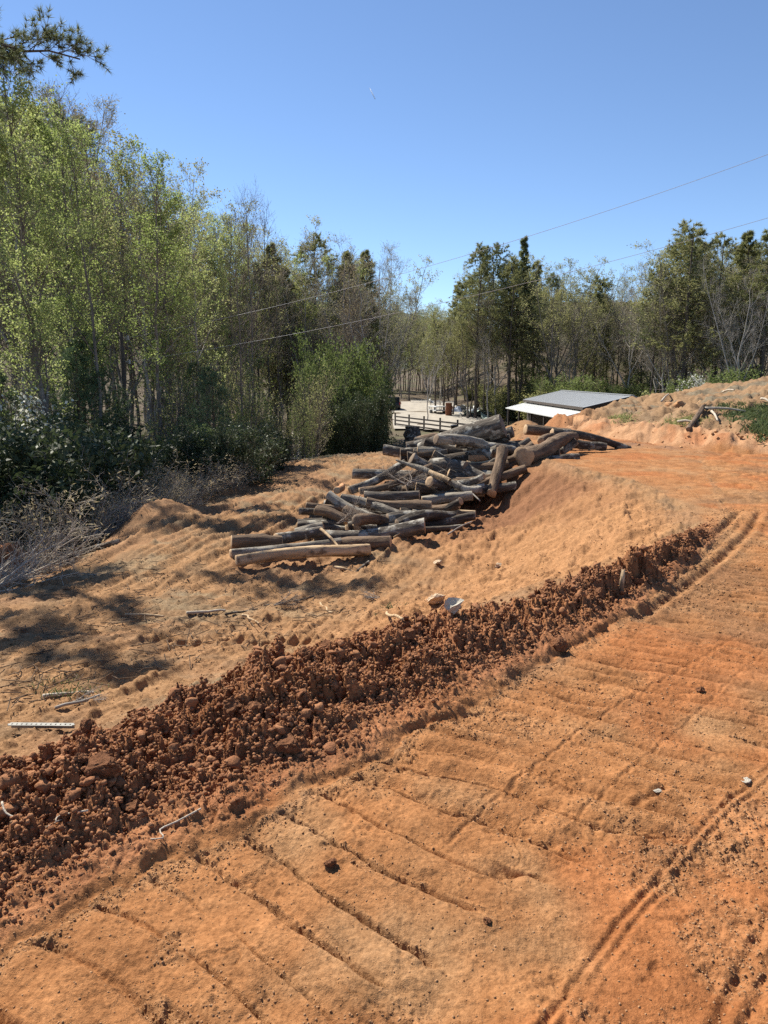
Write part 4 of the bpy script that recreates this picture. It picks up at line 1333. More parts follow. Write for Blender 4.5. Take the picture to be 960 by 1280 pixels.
def far_things():
    # --- shed
    rl, rr = at(702, 489, 70), at(791, 495, 54)
    ax = nrm((rr - rl)[:2]); L = float(np.hypot(*(rr - rl)[:2])); mid = (rl + rr) / 2
    rz = math.atan2(ax[1], ax[0])                    # local x runs along the ridge towards the camera
    z0 = -4.25
    ridge = float(mid[2]) - z0; half = 3.5; eave = ridge - .80
    e = empty('metal_roofed_shed', (mid[0], mid[1], z0), rz)
    sgn = -1                                         # camera left is local -y
    def roofq(y0, z0_, y1, z1, Lx, mat, nm, t=.05, ribs=True, x0=0):
        m = MB(); n = int(Lx / .45)
        for k in range(n):
            xa = -Lx / 2 + Lx * k / n + x0; xb = -Lx / 2 + Lx * (k + 1) / n + x0
            m.poly([(xa, y0, z0_), (xb, y0, z0_), (xb, y1, z1), (xa, y1, z1)], (0, 0, t))
            if ribs:
                m.poly([(xa - .03, y0, z0_ + t + .002), (xa + .03, y0, z0_ + t + .002), (xa + .03, y1, z1 + t + .002), (xa - .03, y1, z1 + t + .002)], (0, 0, .016))
        return m.mesh(nm, mat)
    r_ = part('roof', roofq(0, ridge, sgn * half, eave, L, M['roof_metal'], 'roof'), e)
    part('roof', roofq(0, ridge - .003, -sgn * half, eave, L, M['roof_metal'], 'roof'), e)
    m = MB(); m.box((0, 0, ridge + .07), (L, .3, .04)); part('ridge_cap', m.mesh('ridge_cap', M['roof_metal']), e)
    m = MB(); m.box((0, sgn * (half + .012), eave - .05), (L, .02, .2)); m.box((0, -sgn * (half + .012), eave - .05), (L, .02, .2)); part('fascia', m.mesh('fascia', M['shed_wood']), e)
    hw = half - .35; xl = L / 2 - .3
    for sx in (-1, 1):
        m = MB(); m.poly([(sx * xl, -hw, 0), (sx * xl, hw, 0), (sx * xl, hw, eave + .02), (sx * xl, 0, ridge - .06), (sx * xl, -hw, eave + .02)], (.08, 0, 0)); part('gable_wall', m.mesh('gable_wall', M['shed_wood']), e)
    for sy in (-1, 1):
        m = MB(); m.box((0, sy * hw, eave / 2), (2 * xl, .08, eave)); part('side_wall', m.mesh('side_wall', M['shed_wood']), e)
    part('lean_to_roof', roofq(sgn * (hw + .05), eave - .25, sgn * (half + 1.6), eave - .74, L * .98, M['white_metal'], 'lean_to_roof', .05, True, -.1), e)
    for k in range(5):
        m = MB(); m.box((-L * .46 + L * .92 * k / 4, sgn * (half + 1.45), (eave - .76) / 2), (.14, .14, eave - .76)); part('post', m.mesh('post', M['shed_wood']), e)
    tag(e, 'low shed with grey metal roof and white lean-to behind the dirt bank', 'shed')

    # --- gravel lot and drive beyond the fence
    def drape(nm, poly, mat, dz=.05, step=1.5):
        poly = np.array(poly, float)
        xs = np.arange(poly[:, 0].min(), poly[:, 0].max() + step, step); ys = np.arange(poly[:, 1].min(), poly[:, 1].max() + step, step)
        X, Y = np.meshgrid(xs, ys); sh = X.shape
        w = 1.2 * fbm(X * .25, Y * .25, 3, 301)
        Z = base_h(X.ravel(), Y.ravel()).reshape(sh) + dz + .25 * fbm(X.ravel() * .12, Y.ravel() * .12, 3, 150).reshape(sh) * 0 + .12
        d, _ = sdist((X + w).ravel(), (Y + w).ravel(), poly); inn = (d < 0).reshape(sh)
        i, j = np.where(inn[:-1, :-1] & inn[1:, 1:] & inn[1:, :-1] & inn[:-1, 1:])
        nx = sh[1]; b = i * nx + j
        F = np.stack([b, b + 1, b + nx + 1, b + nx], 1)
        used, inv = np.unique(F, return_inverse=True)
        Vv = np.stack([X.ravel(), Y.ravel(), Z.ravel()], 1)[used]
        o = link(nm, mesh_np(nm, Vv, [inv.reshape(-1, 4)], [M[mat]], smooth=True)); o['kind'] = 'structure'
    lot = [at(u, 520, D)[:2] for u, D in ((474, 79), (560, 74), (655, 70), (640, 84), (600, 98), (572, 108), (562, 116), (552, 119), (500, 119), (488, 112), (482, 95))]
    drape('gravel_lot', lot, 'gravel')
    drape('gravel_drive', [at(u, 520, D)[:2] for u, D in ((300, 44), (410, 44), (412, 56), (395, 66), (330, 66), (290, 58))], 'gravel')

    # --- board fence
    P0 = at(494, 530, 84); P1 = at(572, 530, 72); P2 = at(680, 530, 60)
    e = empty('board_fence', (P1[0], P1[1], gz(P1[0], P1[1]))); base = np.array(e.location)
    pts = [P0 + (P1 - P0) * k / 4 for k in range(5)] + [P1 + (P2 - P1) * k / 5 for k in range(1, 6)]
    pts = [np.array([p[0], p[1], gz(p[0], p[1])]) - base for p in pts]
    for p in pts:
        m = MB(); m.box(p + [0, 0, .65], (.16, .16, 1.7)); part('post', m.mesh('post', M['fence_wood']), e)
    for k in range(len(pts) - 1):
        a, b = pts[k], pts[k + 1]; d = b - a; Lb = float(np.linalg.norm(d)); yaw = math.atan2(d[1], d[0])
        for hgt in (.35, .75, 1.15):
            m = MB(); mid_ = (a + b) / 2 + [0, 0, hgt]
            m.box(mid_ + np.array([math.sin(yaw), -math.cos(yaw), 0]) * .10, (Lb, .035, .15), Matrix.Rotation(yaw, 4, 'Z') @ Matrix.Rotation(-math.atan2(d[2], np.hypot(d[0], d[1])), 4, 'Y'))
            part('rail', m.mesh('rail', M['fence_wood']), e)
    tag(e, 'dark board fence between the dirt pad and the gravel lot', 'fence')
    p = at(568, 527, 71.5); z = gz(p[0], p[1])
    e = empty('rubbish_bin', (p[0], p[1], z))
    m = MB(); m.tube([(0, 0, 0), (0, 0, .95)], [.26, .33], 14); part('body', m.mesh('body', M['black_paint']), e)
    m = MB(); m.tube([(0, 0, .95), (0, 0, 1.0), (0, 0, 1.08)], [.36, .36, .2], 14); part('lid', m.mesh('lid', M['black_paint']), e)
    tag(e, 'black lidded bin standing at the board fence', 'bin')

    # --- vehicle half hidden by the dark bush
    p = at(489, 500, 104); z = gz(p[0], p[1])
    e = empty('parked_car', (p[0], p[1], z), R(8))
    m = MB(); prof = [(-2.3, .35), (2.3, .35), (2.35, .8), (2.15, 1.02), (1.1, 1.1), (-2.25, 1.1), (-2.35, .7)]
    m.poly([(-.92, y, zz) for y, zz in prof], (1.84, 0, 0)); b_ = part('body', m.mesh('body', M['black_paint'], .05), e)
    m = MB(); prof = [(-2.2, 1.1), (1.0, 1.1), (.3, 1.68), (-1.9, 1.74)]; m.poly([(-.82, y, zz) for y, zz in prof], (1.64, 0, 0)); part('cabin', m.mesh('cabin', M['black_paint'], .06), e)
    m = MB(); m.poly([(-.68, -2.20, 1.16), (.68, -2.20, 1.16), (.62, -1.98, 1.62), (-.62, -1.98, 1.62)], (0, -.03, 0)); part('rear_window', m.mesh('rear_window', M['dark_glass']), e)
    for sx in (-1, 1):
        m = MB(); m.box((sx * .8, -2.36, .9), (.2, .05, .3)); part('tail_light', m.mesh('tail_light', M['tail_red']), e)
        for yy in (-1.45, 1.45):
            m = MB(); m.tube([(sx * .70, yy, .36), (sx * .95, yy, .36)], .36, 18); w_ = part('wheel', m.mesh('wheel', M['rubber']), e)
    tag(e, 'black car parked on the gravel, half hidden by the dark bush', 'car')

    # --- white trailer and scrap
    p = at(547, 510, 98); z = gz(p[0], p[1])
    e = empty('small_trailer', (p[0], p[1], z), R(20))
    m = MB(); m.box((0, 0, .98), (1.55, 2.4, .12)); m.box((0, 0, .5), (1.5, 2.3, .12)); part('bed', m.mesh('bed', M['white_metal'], .015), e)
    for sx in (-.7, 0, .7):
        for sy in (-1.1, 1.1):
            m = MB(); m.box((sx, sy, .74), (.09, .09, .37)); part('stake_post', m.mesh('stake_post', M['white_metal']), e)
    for sx in (-1, 1):
        m = MB(); m.tube([(sx * .80, 0, .3), (sx * .98, 0, .3)], .3, 16); part('wheel', m.mesh('wheel', M['rubber']), e)
    m = MB(); m.tube([(0, 1.1, .5), (0, 2.3, .42)], .04, 8); part('tow_bar', m.mesh('tow_bar', M['rust']), e)
    tag(e, 'small white stake sided trailer parked at the far lot edge', 'trailer')
    p = at(561, 508, 95); z = gz(p[0], p[1])
    m = MB(); m.tube([(0, 0, 0), (0, 0, .45), (0, 0, .47), (0, 0, .92), (0, 0, .94), (0, 0, 1.3)], [.36, .36, .38, .38, .36, .36], 16)
    o = link('rusty_barrel', m.mesh('rusty_barrel', M['rust'], smooth=False)); o.location = (p[0], p[1], z); o.scale = (1.1, 1.1, 1.3); tag(o, 'rusty brown barrel among the scrap by the trailer', 'barrel')
    g = np.random.default_rng(33)
    sc = [('scrap_grey', 588, 517, 2.3, 'crumpled grey sheet in the middle of the scrap heap'), ('scrap_green', 596, 521, 3.2, 'long pale green sheet lying flat at the front of the scrap'), ('scrap_blue', 570, 516, 1.5, 'dark blue tarp bundle left in the scrap heap'),
          ('white_metal', 602, 515, 1.2, 'white panel leaning at the right end of the scrap'), ('scrap_grey', 578, 514, 1.2, 'bent grey sheet standing behind the blue tarp'), ('white_metal', 538, 505, .9, 'white heap left of the trailer'),
          ('rust', 564, 514, 1.1, 'rusty plate beside the barrel'), ('scrap_green', 612, 526, 2.2, 'pale green panel nearest the fence'), ('scrap_grey', 584, 522, 1.8, 'flat grey sheet before the crumpled one'), ('white_metal', 592, 513, 1.0, 'small white panel atop the crumpled sheet')]
    for mt, u, v, w, lb in sc:
        p = hit(u, v, 40, 160); n = 7
        X, Y = np.meshgrid(np.linspace(-.5, .5, n), np.linspace(-.5, .5, n)); sd = g.random() * 50
        Z = .45 * fbm(X * 2.2 + sd, Y * 2.2, 3, int(sd)) + .25
        top = np.stack([X * w, Y * w * .9, np.clip(Z, .04, 2)], -1).reshape(-1, 3); bot = top - [0, 0, .05]
        i, j = np.meshgrid(np.arange(n - 1), np.arange(n - 1)); b = (j * n + i).ravel(); F = np.stack([b, b + 1, b + n + 1, b + n], 1)
        o = link('scrap_sheet', mesh_np('scrap_sheet', np.concatenate([top, bot]), [F, F[:, ::-1] + n * n], [M[mt]])); o.location = (p[0], p[1], p[2] + .1); o.rotation_euler = (g.normal(0, .15), g.normal(0, .15), g.random() * 6)
        tag(o, lb, 'scrap', 'scrap heaped on the gravel lot')
    # reddish planks before the shed
    for u, v, u2, v2, lb in ((634, 528, 650, 531, 'reddish plank lying before the white lean-to'), (638, 532, 646, 537, 'pale plank end beside the reddish plank')):
        p = at(u, v, 30); q = at(u2, v2, 29); 
        for e_ in (p, q): e_[2] = gz(e_[0], e_[1]) + .08
        m = MB(); m.box((0, 0, 0), (float(np.linalg.norm(q - p)), .18, .05)); o = link('plank', m.mesh('plank', M['log_orange'])); o.location = tuple((p + q) / 2); o.rotation_euler = (0, 0, math.atan2(q[1] - p[1], q[0] - p[0])); tag(o, lb, 'plank')
    # --- stump with torn roots at the pad edge
    p = hit(516, 549, 12, 60); D = p[1]; r = 9 / FPX * D
    e = empty('uprooted_stump', tuple(p))
    V, F = log_mesh(26 / FPX * D, r * 1.15, r * .95, 'log_grey', .02, .12, .5, 3); o = part('stump', mesh_np('stump', V, [F], [M['log_grey']], smooth=True), e); part('cut_end', cap_mesh(V[-1], np.array([0, 0, 1.]), 'cut_wood'), o)
    g = np.random.default_rng(4)
    for k in range(9):
        a = g.random() * 6.28 if k > 4 else math.pi + g.normal(0, .6); l = (.6 + .7 * g.random())
        P = grow(np.array([[math.cos(a) * r * .8, math.sin(a) * r * .8, .12]]), np.array([[math.cos(a), math.sin(a), .35 * g.random()]]), np.array([l]), 8, .22, .0, g)
        Vv, Ff = tubes(P, np.linspace(.06, .02, 8)[None], 6); part('root', mesh_np('root', Vv, [Ff], [M['dead_branch' if k < 5 else 'log_dark']], smooth=True), e)
    tag(e, 'cut stump with torn pale roots at the far edge of the pad', 'stump')
    p = hit(459, 554, 12, 60); o = link('stump', rock_mesh('stump', 61, 3, 'dead_branch', .5, .6)); o.location = tuple(p + [0, 0, .1]); o.scale = (.32, .25, .28); tag(o, 'low pale root stub on the pad edge before the dark bush', 'stump')

    # --- pole line
    p = at(151, 415, 25.5); z = gz(p[0], p[1])
    e = empty('utility_pole', (p[0], p[1], z)); Hp = float(p[2] - z)
    m = MB(); m.tube([(0, 0, -.4), (0, 0, Hp)], [.08, .065], 14); part('pole', m.mesh('pole', M['pole_wood'], smooth=True), e)
    hA, hB = Hp - .18, float(at(151, 452, 25.5)[2] - z)
    for h_ in (hA, hB):
        m = MB(); m.box((.16, 0, h_), (.12, .05, .05)); m.tube([(.22, 0, h_ - .07), (.22, 0, h_ + .07)], [.05, .04], 10); part('insulator', m.mesh('insulator', M['insulator']), e)
    tag(e, 'weathered wooden utility pole in the woods edge', 'utility pole')
    qA = at(1130, 132, 21); qB = at(1130, 224, 21); z2 = gz(qA[0], qA[1])
    e2 = empty('utility_pole', (qA[0], qA[1], z2)); m = MB(); m.tube([(0, 0, -.4), (0, 0, qA[2] - z2 + .4)], [.18, .13], 14); part('pole', m.mesh('pole', M['pole_wood'], smooth=True), e2)
    for qq in (qA, qB):
        m = MB(); hh = qq[2] - z2; m.box((-.16, 0, hh), (.12, .05, .05)); part('insulator', m.mesh('insulator', M['insulator']), e2)
    tag(e2, 'wooden utility pole standing on the cut bank beyond the right edge', 'utility pole')
    for a, b, sag, lb in ((np.array([p[0] + .22, p[1], z + hA]), qA - [.2, 0, 0], .55, 'upper power wire climbing from the pole across the sky'), (np.array([p[0] + .22, p[1], z + hB]), qB - [.2, 0, 0], .45, 'lower power wire running from the pole across the woods')):
        tt = np.linspace(0, 1, 60)[:, None]; P = a + (b - a) * tt; P[:, 2] -= (4 * sag * tt * (1 - tt))[:, 0]
        m = MB(); m.tube(P, .0058, 6); tag(link('power_wire', m.mesh('power_wire', M['wire'], smooth=True)), lb, 'power wire')
    # --- ridge on the skyline, wooded
    xs = np.linspace(-900, 700, 120); ys = np.linspace(420, 2100, 60)
    X, Y = np.meshgrid(xs, ys)
    crest = np.interp(X, [-900, -60, 20, 70, 200, 700], [170, 150, 132, 108, 90, 60]) * .80
    Z = crest * np.exp(-((Y - 1250) / 330) ** 2) + 9 * fbm(X.ravel() * .012, Y.ravel() * .012, 5, 400).reshape(X.shape) + 3 * fbm(X.ravel() * .08, Y.ravel() * .08, 3, 410).reshape(X.shape) - 9
    i, j = np.meshgrid(np.arange(119), np.arange(59)); b = (j * 120 + i).ravel(); F = np.stack([b, b + 1, b + 121, b + 120], 1)
    o = link('mountain', mesh_np('mountain', np.stack([X, Y, Z], -1).reshape(-1, 3), [F], [M['mountain_wood']], smooth=False)); o['kind'] = 'structure'
    # --- condensation trail
    a = at(462, 110, 5200); b = at(469, 124, 5200); m = MB(); m.tube([a, (a + b) / 2, b], [1.2, 2.4, 1.6], 8)
    tag(link('contrail', m.mesh('contrail', M['vapour'], smooth=True)), 'short white condensation trail alone in the blue sky', 'contrail')


# ------------------------------------------------------------------ woods
SIL_U = [-160, -60, 0, 30, 70, 100, 130, 165, 200, 225, 260, 300, 335, 350, 380, 430, 475, 495, 515, 530, 545, 570, 600, 630, 655, 690, 720, 745, 760, 790, 815, 840, 865, 900, 930, 965, 1010, 1100, 1200]
SIL_V = [40, 60, 75, 85, 110, 160, 165, 180, 200, 235, 250, 240, 270, 315, 305, 300, 305, 345, 365, 380, 378, 352, 308, 308, 298, 322, 325, 345, 345, 328, 330, 308, 282, 295, 290, 288, 285, 270, 260]


def sil(u): return float(np.interp(u, SIL_U, SIL_V))


def woods():
    # ---- kinds
    LA = reg(broad('leafing_tree', 101, 15, .13, .25, 30, .15, 42, 8, 5, 'leaf_spring', 5, (.075, .06), 'bark_grey', up=.09), 15)
    LB = reg(broad('leafing_tree', 102, 16, .13, .35, 26, .20, 46, 7, 4, 'leaf_spring', 4, (.085, .07), 'bark_pale', up=.12), 16)
    LC = reg(broad('leafing_tree', 103, 14, .12, .30, 24, .26, 50, 7, 4, 'leaf_olive', 3, (.10, .075), 'bark_grey', up=.08, fork=True), 14)
    SA = reg(broad('slender_tree', 104, 14, .085, .35, 20, .14, 40, 7, 4, 'leaf_spring', 4, (.07, .055), 'bark_grey', up=.12), 14)
    SB = reg(broad('slender_tree', 105, 13, .075, .40, 18, .15, 42, 7, 4, 'leaf_bud', 1, (.07, .05), 'bark_pale', up=.10, wig=.010), 13)
    BA = reg(broad('bare_tree', 106, 14, .11, .32, 24, .24, 44, 8, 6, 'leaf_bud', 0, (.06, .04), 'bark_grey', 'twig_brown', up=.11, tw=.0065), 14)
    BB = reg(broad('bare_tree', 107, 13, .10, .30, 24, .28, 48, 8, 6, 'leaf_bud', 1, (.06, .045), 'bark_pale', 'twig_grey', up=.10, fork=True, tw=.007), 13)
    BC = reg(broad('bare_tree', 108, 12, .07, .35, 18, .18, 45, 7, 5, 'leaf_bud', 0, (.06, .04), 'bark_dark', 'twig_brown', up=.10, wig=.012, tw=.006), 12)
    WB = reg(broad('white_barked_tree', 109, 14, .10, .35, 18, .22, 42, 7, 5, 'leaf_bud', 0, (.05, .04), 'bark_pale', 'twig_grey', up=.10, wig=.013, fork=True, tw=.008), 14)
    PA = reg(pine('pine_tree', 110, 18, .18, .42, 54, .20, 'needle_olive', .30, .055, 13), 18)
    PB = reg(pine('pine_tree', 111, 18, .16, .50, 50, .19, 'needle_dark', .30, .055, 13, cone=.6, lean=(.05, 0)), 18)
    PC = reg(pine('pine_tree', 112, 17, .15, .30, 66, .17, 'needle_olive', .30, .055, 13, cone=1.0), 17)
    HE = reg(pine('fir_tree', 113, 16, .15, .15, 80, .14, 'needle_dark', .30, .055, 13, cone=1.05, droop=.03, dead=0), 16)
    PY = reg(pine('young_pine', 114, 6, .10, .22, 40, .30, 'needle_soft', .20, .016, 14, cone=.8, dead=0, wood='log_brown', m2=9, ang=70), 6)
    SP = reg(shrub('sapling', 115, 5.0, 1.1, 4, 14, 7, 'leaf_olive', 1, (.075, .055), 'twig_brown', 'bark_grey', .07, .004, .10, .1, .12), 4.6)
    SG = reg(shrub('sapling', 116, 5.0, 1.3, 5, 14, 7, 'leaf_bush', 2, (.085, .06), 'twig_brown', 'bark_grey', .07, .004, .10, .1, .12), 4.6)
    BU = reg(shrub('leafy_bush', 117, 4.2, 1.9, 10, 12, 8, 'leaf_bush', 4, (.10, .07), 'twig_brown', 'bark_dark', .09, .005, .08, .1, .08), 4.0)
    LR = reg(shrub('laurel_bush', 118, 3.0, 2.2, 13, 11, 7, 'leaf_laurel', 4, (.15, .06), 'twig_brown', 'bark_dark', .10, .005, .05, .35, .05), 2.9)
    LS = reg(shrub('laurel_bush', 119, 2.4, 2.2, 12, 10, 7, 'leaf_laurel', 4, (.14, .06), 'twig_grey', 'bark_dark', .12, .005, .05, .3, .05), 2.3)
    WD = reg(shrub('weedy_bush', 120, 2.6, 2.2, 14, 10, 7, 'leaf_olive', 3, (.12, .085), 'twig_grey', 'bark_grey', .10, .006, .08, .1, .05), 2.5)
    DB = reg(shrub('dry_bush', 121, 1.7, 1.7, 16, 9, 6, 'straw', 1, (.07, .018), 'dead_branch', 'dead_branch', .16, .0045, .01, .1, .05), 1.6)
    DW = reg(broad('dogwood_tree', 122, 5, .06, .3, 16, .34, 62, 6, 4, 'leaf_white', 1, (.11, .09), 'bark_grey', up=.02), 5)

    GL, GR_ = 'trees of the wood left of the clearing', 'trees of the wood beyond the shed'
    # ---- trees one can point at
    put(LA, 18, 66, 21, 'tallest leafing tree at the left edge with yellow-green sprays', 'tree', wide=1.05, rz=1.0)
    put(SA, 104, 148, 23, 'slender leafing tree right of the tallest one, its narrow top in the sky', 'tree', wide=1.0)
    put(SA, 128, 160, 27.5, 'second slender leafing tree, just right of the first', 'tree')
    put(LB, 168, 176, 27, 'full yellow-green tree rising over the left wood beside the slender pair', 'tree', wide=.9)
    put(LC, 203, 196, 38, 'spreading pale green tree at the left skyline left of the dip', 'tree', wide=.8)
    put(LA, 60, 112, 24.5, 'leafing tree close behind the tallest one, its crown joining it', 'tree', wide=1.1)
    put(SA, 182, 196, 24, 'short leafing tree in front of the full yellow-green one', 'tree', wide=1.2)
    put(LA, 206, 214, 27, 'leafing tree at the front of the wood before the spreading pale green one', 'tree', wide=1.1)
    put(LB, 238, 258, 28, 'leafing tree at the wood front under the dip of the skyline', 'tree', wide=1.1)
    put(LB, 75, 200, 33, 'leafing tree filling behind the slender pair', 'tree')
    put(LB, 240, 245, 42, 'rounded leafing tree at the dip of the left skyline', 'tree')
    put(LC, 262, 252, 46, 'bushy leafing tree between the dip and the bare tall tree', 'tree')
    put(BA, 303, 228, 38, 'tall bare brown tree standing above its neighbours in the left wood', 'tree', wide=.75)
    put(BC, 322, 246, 40, 'thinner bare tree touching the tall bare brown one', 'tree')
    put(PB, 318, 330, 44, 'dark pine behind the tall bare brown tree', 'pine')
    put(LB, 346, 306, 62, 'bright yellow-green crown peeping out right of the bare trees', 'tree', wide=1.1)
    put(PA, 392, 294, 50, 'dark leaning pine left of the wide grey bare tree', 'pine', rz=2.6, wide=1.1)
    put(BB, 432, 290, 46, 'wide grey bare tree with forked trunk above the green bush', 'tree', wide=1.15)
    put(BB, 472, 302, 52, 'grey bare tree right of the wide forked one', 'tree', wide=.9)
    put(LC, 484, 345, 60, 'thin olive leafing tree beside the gap in the treeline', 'tree', wide=.8)
    put(LC, 512, 372, 118, 'low olive tree at the left side of the skyline gap', 'tree')
    put(LB, 545, 380, 118, 'distant yellowish tree in the skyline gap', 'tree')
    put(PC, 572, 352, 108, 'dark pine stepping down to the skyline gap', 'pine', wide=1.2)
    put(PA, 599, 306, 92, 'tall pine with bare lower trunk right of the skyline gap', 'pine', wide=1.05)
    put(PB, 622, 305, 96, 'pine crowding the tall one right of the skyline gap', 'pine', wide=1.1)
    put(HE, 655, 296, 92, 'narrow dark spire shaped evergreen', 'evergreen tree', wide=.9)
    put(LC, 690, 322, 84, 'olive leafing tree right of the dark spire', 'tree', wide=1.0)
    put(PC, 672, 325, 104, 'dark pine between the spire and the olive leafing tree', 'pine')
    put(LC, 722, 328, 86, 'second olive leafing tree, nearer the middle of the right wood', 'tree')
    put(PB, 745, 345, 98, 'round topped dark pine above the shed roof', 'pine', wide=1.2)
    put(BB, 790, 326, 82, 'pale bare tree with feathery top between two pines', 'tree')
    put(LC, 768, 345, 95, 'faint olive tree left of the pale feathery tree', 'tree')
    put(BB, 818, 330, 92, 'greyish bare tree at the left of the great pine', 'tree')
    put(PA, 864, 278, 72, 'great pine, the tallest of the right wood', 'pine', wide=1.35, rz=.4)
    put(PB, 852, 300, 76, 'second trunked pine leaning against the great pine', 'pine', wide=1.1)
    put(PA, 905, 292, 78, 'pine just right of the great pine', 'pine', wide=1.1)
    put(PC, 932, 288, 74, 'dense pine behind the white barked tree', 'pine', wide=1.2)
    put(WB, 938, 318, 62, 'white barked bare tree near the right edge', 'tree', wide=.9)
    put(PA, 968, 284, 70, 'pine cut by the right edge of the view', 'pine', wide=1.2)
    put(PB, 1005, 280, 68, 'tall pine past the right edge of the view', 'pine', wide=1.2)
    put(PY, 98, 415, 24, 'young soft green pine with brown trunk in front of the wood', 'pine', wide=1.1)
    put(DW, 14, 486, 20, 'dogwood with white blossom at the left edge', 'tree')
    put(DW, 872, 466, 52, 'dogwood with white blossom above the right bank', 'tree', wide=.8)
    # ---- fill of the woods
    g = np.random.default_rng(40)
    left = [(LA, .05), (LB, .09), (LC, .07), (SA, .16), (SB, .17), (BA, .18), (BC, .18), (BB, .08), (PB, .02)]
    lab = {LA.name: 'leafing tree with fresh yellow-green leaves inside the left wood', LB.name: 'leafing tree with fresh yellow-green leaves inside the left wood', LC.name: 'olive leafing tree inside the left wood', SA.name: 'slender green leafing tree inside the left wood',
           SB.name: 'slender budding tree inside the left wood', BA.name: 'bare brown tree inside the left wood', BC.name: 'thin dark bare tree inside the left wood', BB.name: 'pale forked bare tree inside the left wood', PB.name: 'dark pine inside the left wood'}
    pr = np.array([w for _, w in left]); pr /= pr.sum()
    for k in range(122):
        u = -150 + 665 * (k + g.random()) / 122
        D = 28 + 44 * g.random() ** .8
        if 138 < u < 166: u += 34
        if u > 300: D = max(D, 36) + 6
        if u > 478: u -= 60
        T = left[g.choice(len(left), p=pr)][0]
        tv = sil(u) + 18 + 110 * g.random() ** 1.3
        put(T, u, tv, D, lab[T.name.split('.')[0]] if T.name not in lab else lab[T.name], 'tree', GL, wide=.95 + .35 * g.random())
    for k in range(16):
        u = 105 + 190 * (k + g.random()) / 16; D = 36 + 26 * g.random(); T = [LB, SA, BA, LC, SB][g.integers(5)]
        put(T, u, sil(u) + 20 + 80 * g.random(), D, lab[T.name], 'tree', GL, wide=1.0 + .3 * g.random())
    right = [(PA, .09), (PB, .09), (PC, .09), (LC, .20), (BA, .12), (BB, .15), (BC, .14), (SB, .12), (WB, .06)]
    labr = {PA.name: 'pine with open crown inside the right wood', PB.name: 'dark topped pine inside the right wood', PC.name: 'narrow pine inside the right wood', LC.name: 'olive leafing tree inside the right wood', BA.name: 'bare brown tree inside the right wood',
            BB.name: 'pale forked bare tree inside the right wood', BC.name: 'thin dark bare tree inside the right wood', SB.name: 'slender budding tree inside the right wood', WB.name: 'white barked tree inside the right wood'}
    pr = np.array([w for _, w in right]); pr /= pr.sum()
    for k in range(150):
        u = 528 + 560 * (k + g.random()) / 150
        D = 86 + 50 * g.random()
        if u > 820: D -= 16
        T = right[g.choice(len(right), p=pr)][0]
        tv = sil(u) + 10 + 75 * g.random() ** 1.2
        put(T, u, tv, D, labr[T.name], 'tree', GR_, wide=.9 + .4 * g.random())
    for k in range(34):                                  # thicker wood behind the green bushes
        u = 325 + 150 * (k + g.random()) / 34; D = 46 + 26 * g.random()
        T = [LC, BA, PA, BB, LB, PC][g.integers(6)]
        put(T, u, sil(u) + 8 + 75 * g.random(), D, {LC.name: 'olive leafing tree behind the sunlit bushes', BA.name: 'bare brown tree behind the sunlit bushes', PA.name: 'open crowned pine behind the sunlit bushes', BB.name: 'pale forked tree behind the sunlit bushes', LB.name: 'yellow-green tree behind the sunlit bushes', PC.name: 'narrow pine behind the sunlit bushes'}[T.name], 'tree', 'trees behind the sunlit bushes')
    for k in range(46):                                  # hollow behind the lot
        u = 462 + 120 * (k + g.random()) / 46; D = 122 + 26 * g.random()
        T = [LC, LB, SB, PC, LB, LC][g.integers(6)]
        put(T, u, max(sil(u) + 6, 376 + 50 * g.random()), D, {LC.name: 'olive tree beyond the gravel lot', BA.name: 'bare tree beyond the gravel lot', SB.name: 'slender budding tree beyond the gravel lot', PC.name: 'narrow pine beyond the gravel lot', LB.name: 'yellowish tree beyond the gravel lot'}[T.name], 'tree', 'trees beyond the gravel lot')
    # ---- bushes of the left edge
    for k in range(30):
        u = -130 + 470 * (k + g.random()) / 30; D = 13.5 + 9 * g.random() + (max(0, u - 60) / 230) * 5
        T = LR if g.random() < .6 else LS
        tv = np.interp(u, [-130, 0, 100, 200, 300, 350], [495, 505, 528, 540, 545, 540]) + 34 * g.random() + 2 + (17 - D) * 2.0
        put(T, u, tv, D, 'dark glossy laurel bush at the foot of the left wood', 'bush', 'laurel bushes along the left edge', smin=.5, smax=1.3)
    for k, (u, tv, D) in enumerate(((424, 418, 37), (398, 450, 34), (445, 444, 38), (462, 462, 41), (408, 432, 39))):
        put(BU, u, tv, D, ['tall sunlit green bush in the middle of the pad edge', 'green bush at the left of the sunlit tall one', 'green bush over the dark laurel by the lot', 'green bush closest to the gravel lot', 'green bush behind the tall sunlit one'][k], 'bush', smax=2.4, wide=.55)
    for k, (u, tv, D) in enumerate(((455, 482, 33), (438, 496, 31.5), (466, 492, 34.5), (424, 508, 31))):
        put(LR, u, tv, D, 'dark laurel bush below the sunlit bushes by the lot', 'bush', 'dark laurels by the lot', smax=1.6, wide=.5)
    for k in range(14):
        u = 290 + 130 * (k + g.random()) / 14; D = 27.5 + 7 * g.random()
        put(SP if k % 3 else SG, u, 440 + 60 * g.random(), D, 'thin olive sapling at the far left edge of the pad' if k % 3 else 'green sapling at the far left edge of the pad', 'sapling', 'saplings along the pad edge', smax=1.7, wide=.7)
    for k in range(16):
        u = -60 + 370 * (k + g.random()) / 16; D = 21 + 8 * g.random()
        if 120 < u < 185: u += 70
        put([SP, SG, PY, SG][k % 4], u, 430 + 60 * g.random(), D, ['thin olive sapling at the front of the left wood', 'green sapling at the front of the left wood', 'small soft green pine at the front of the left wood', 'green sapling at the front of the left wood'][k % 4], 'sapling', 'undergrowth of the left wood', wide=.9)
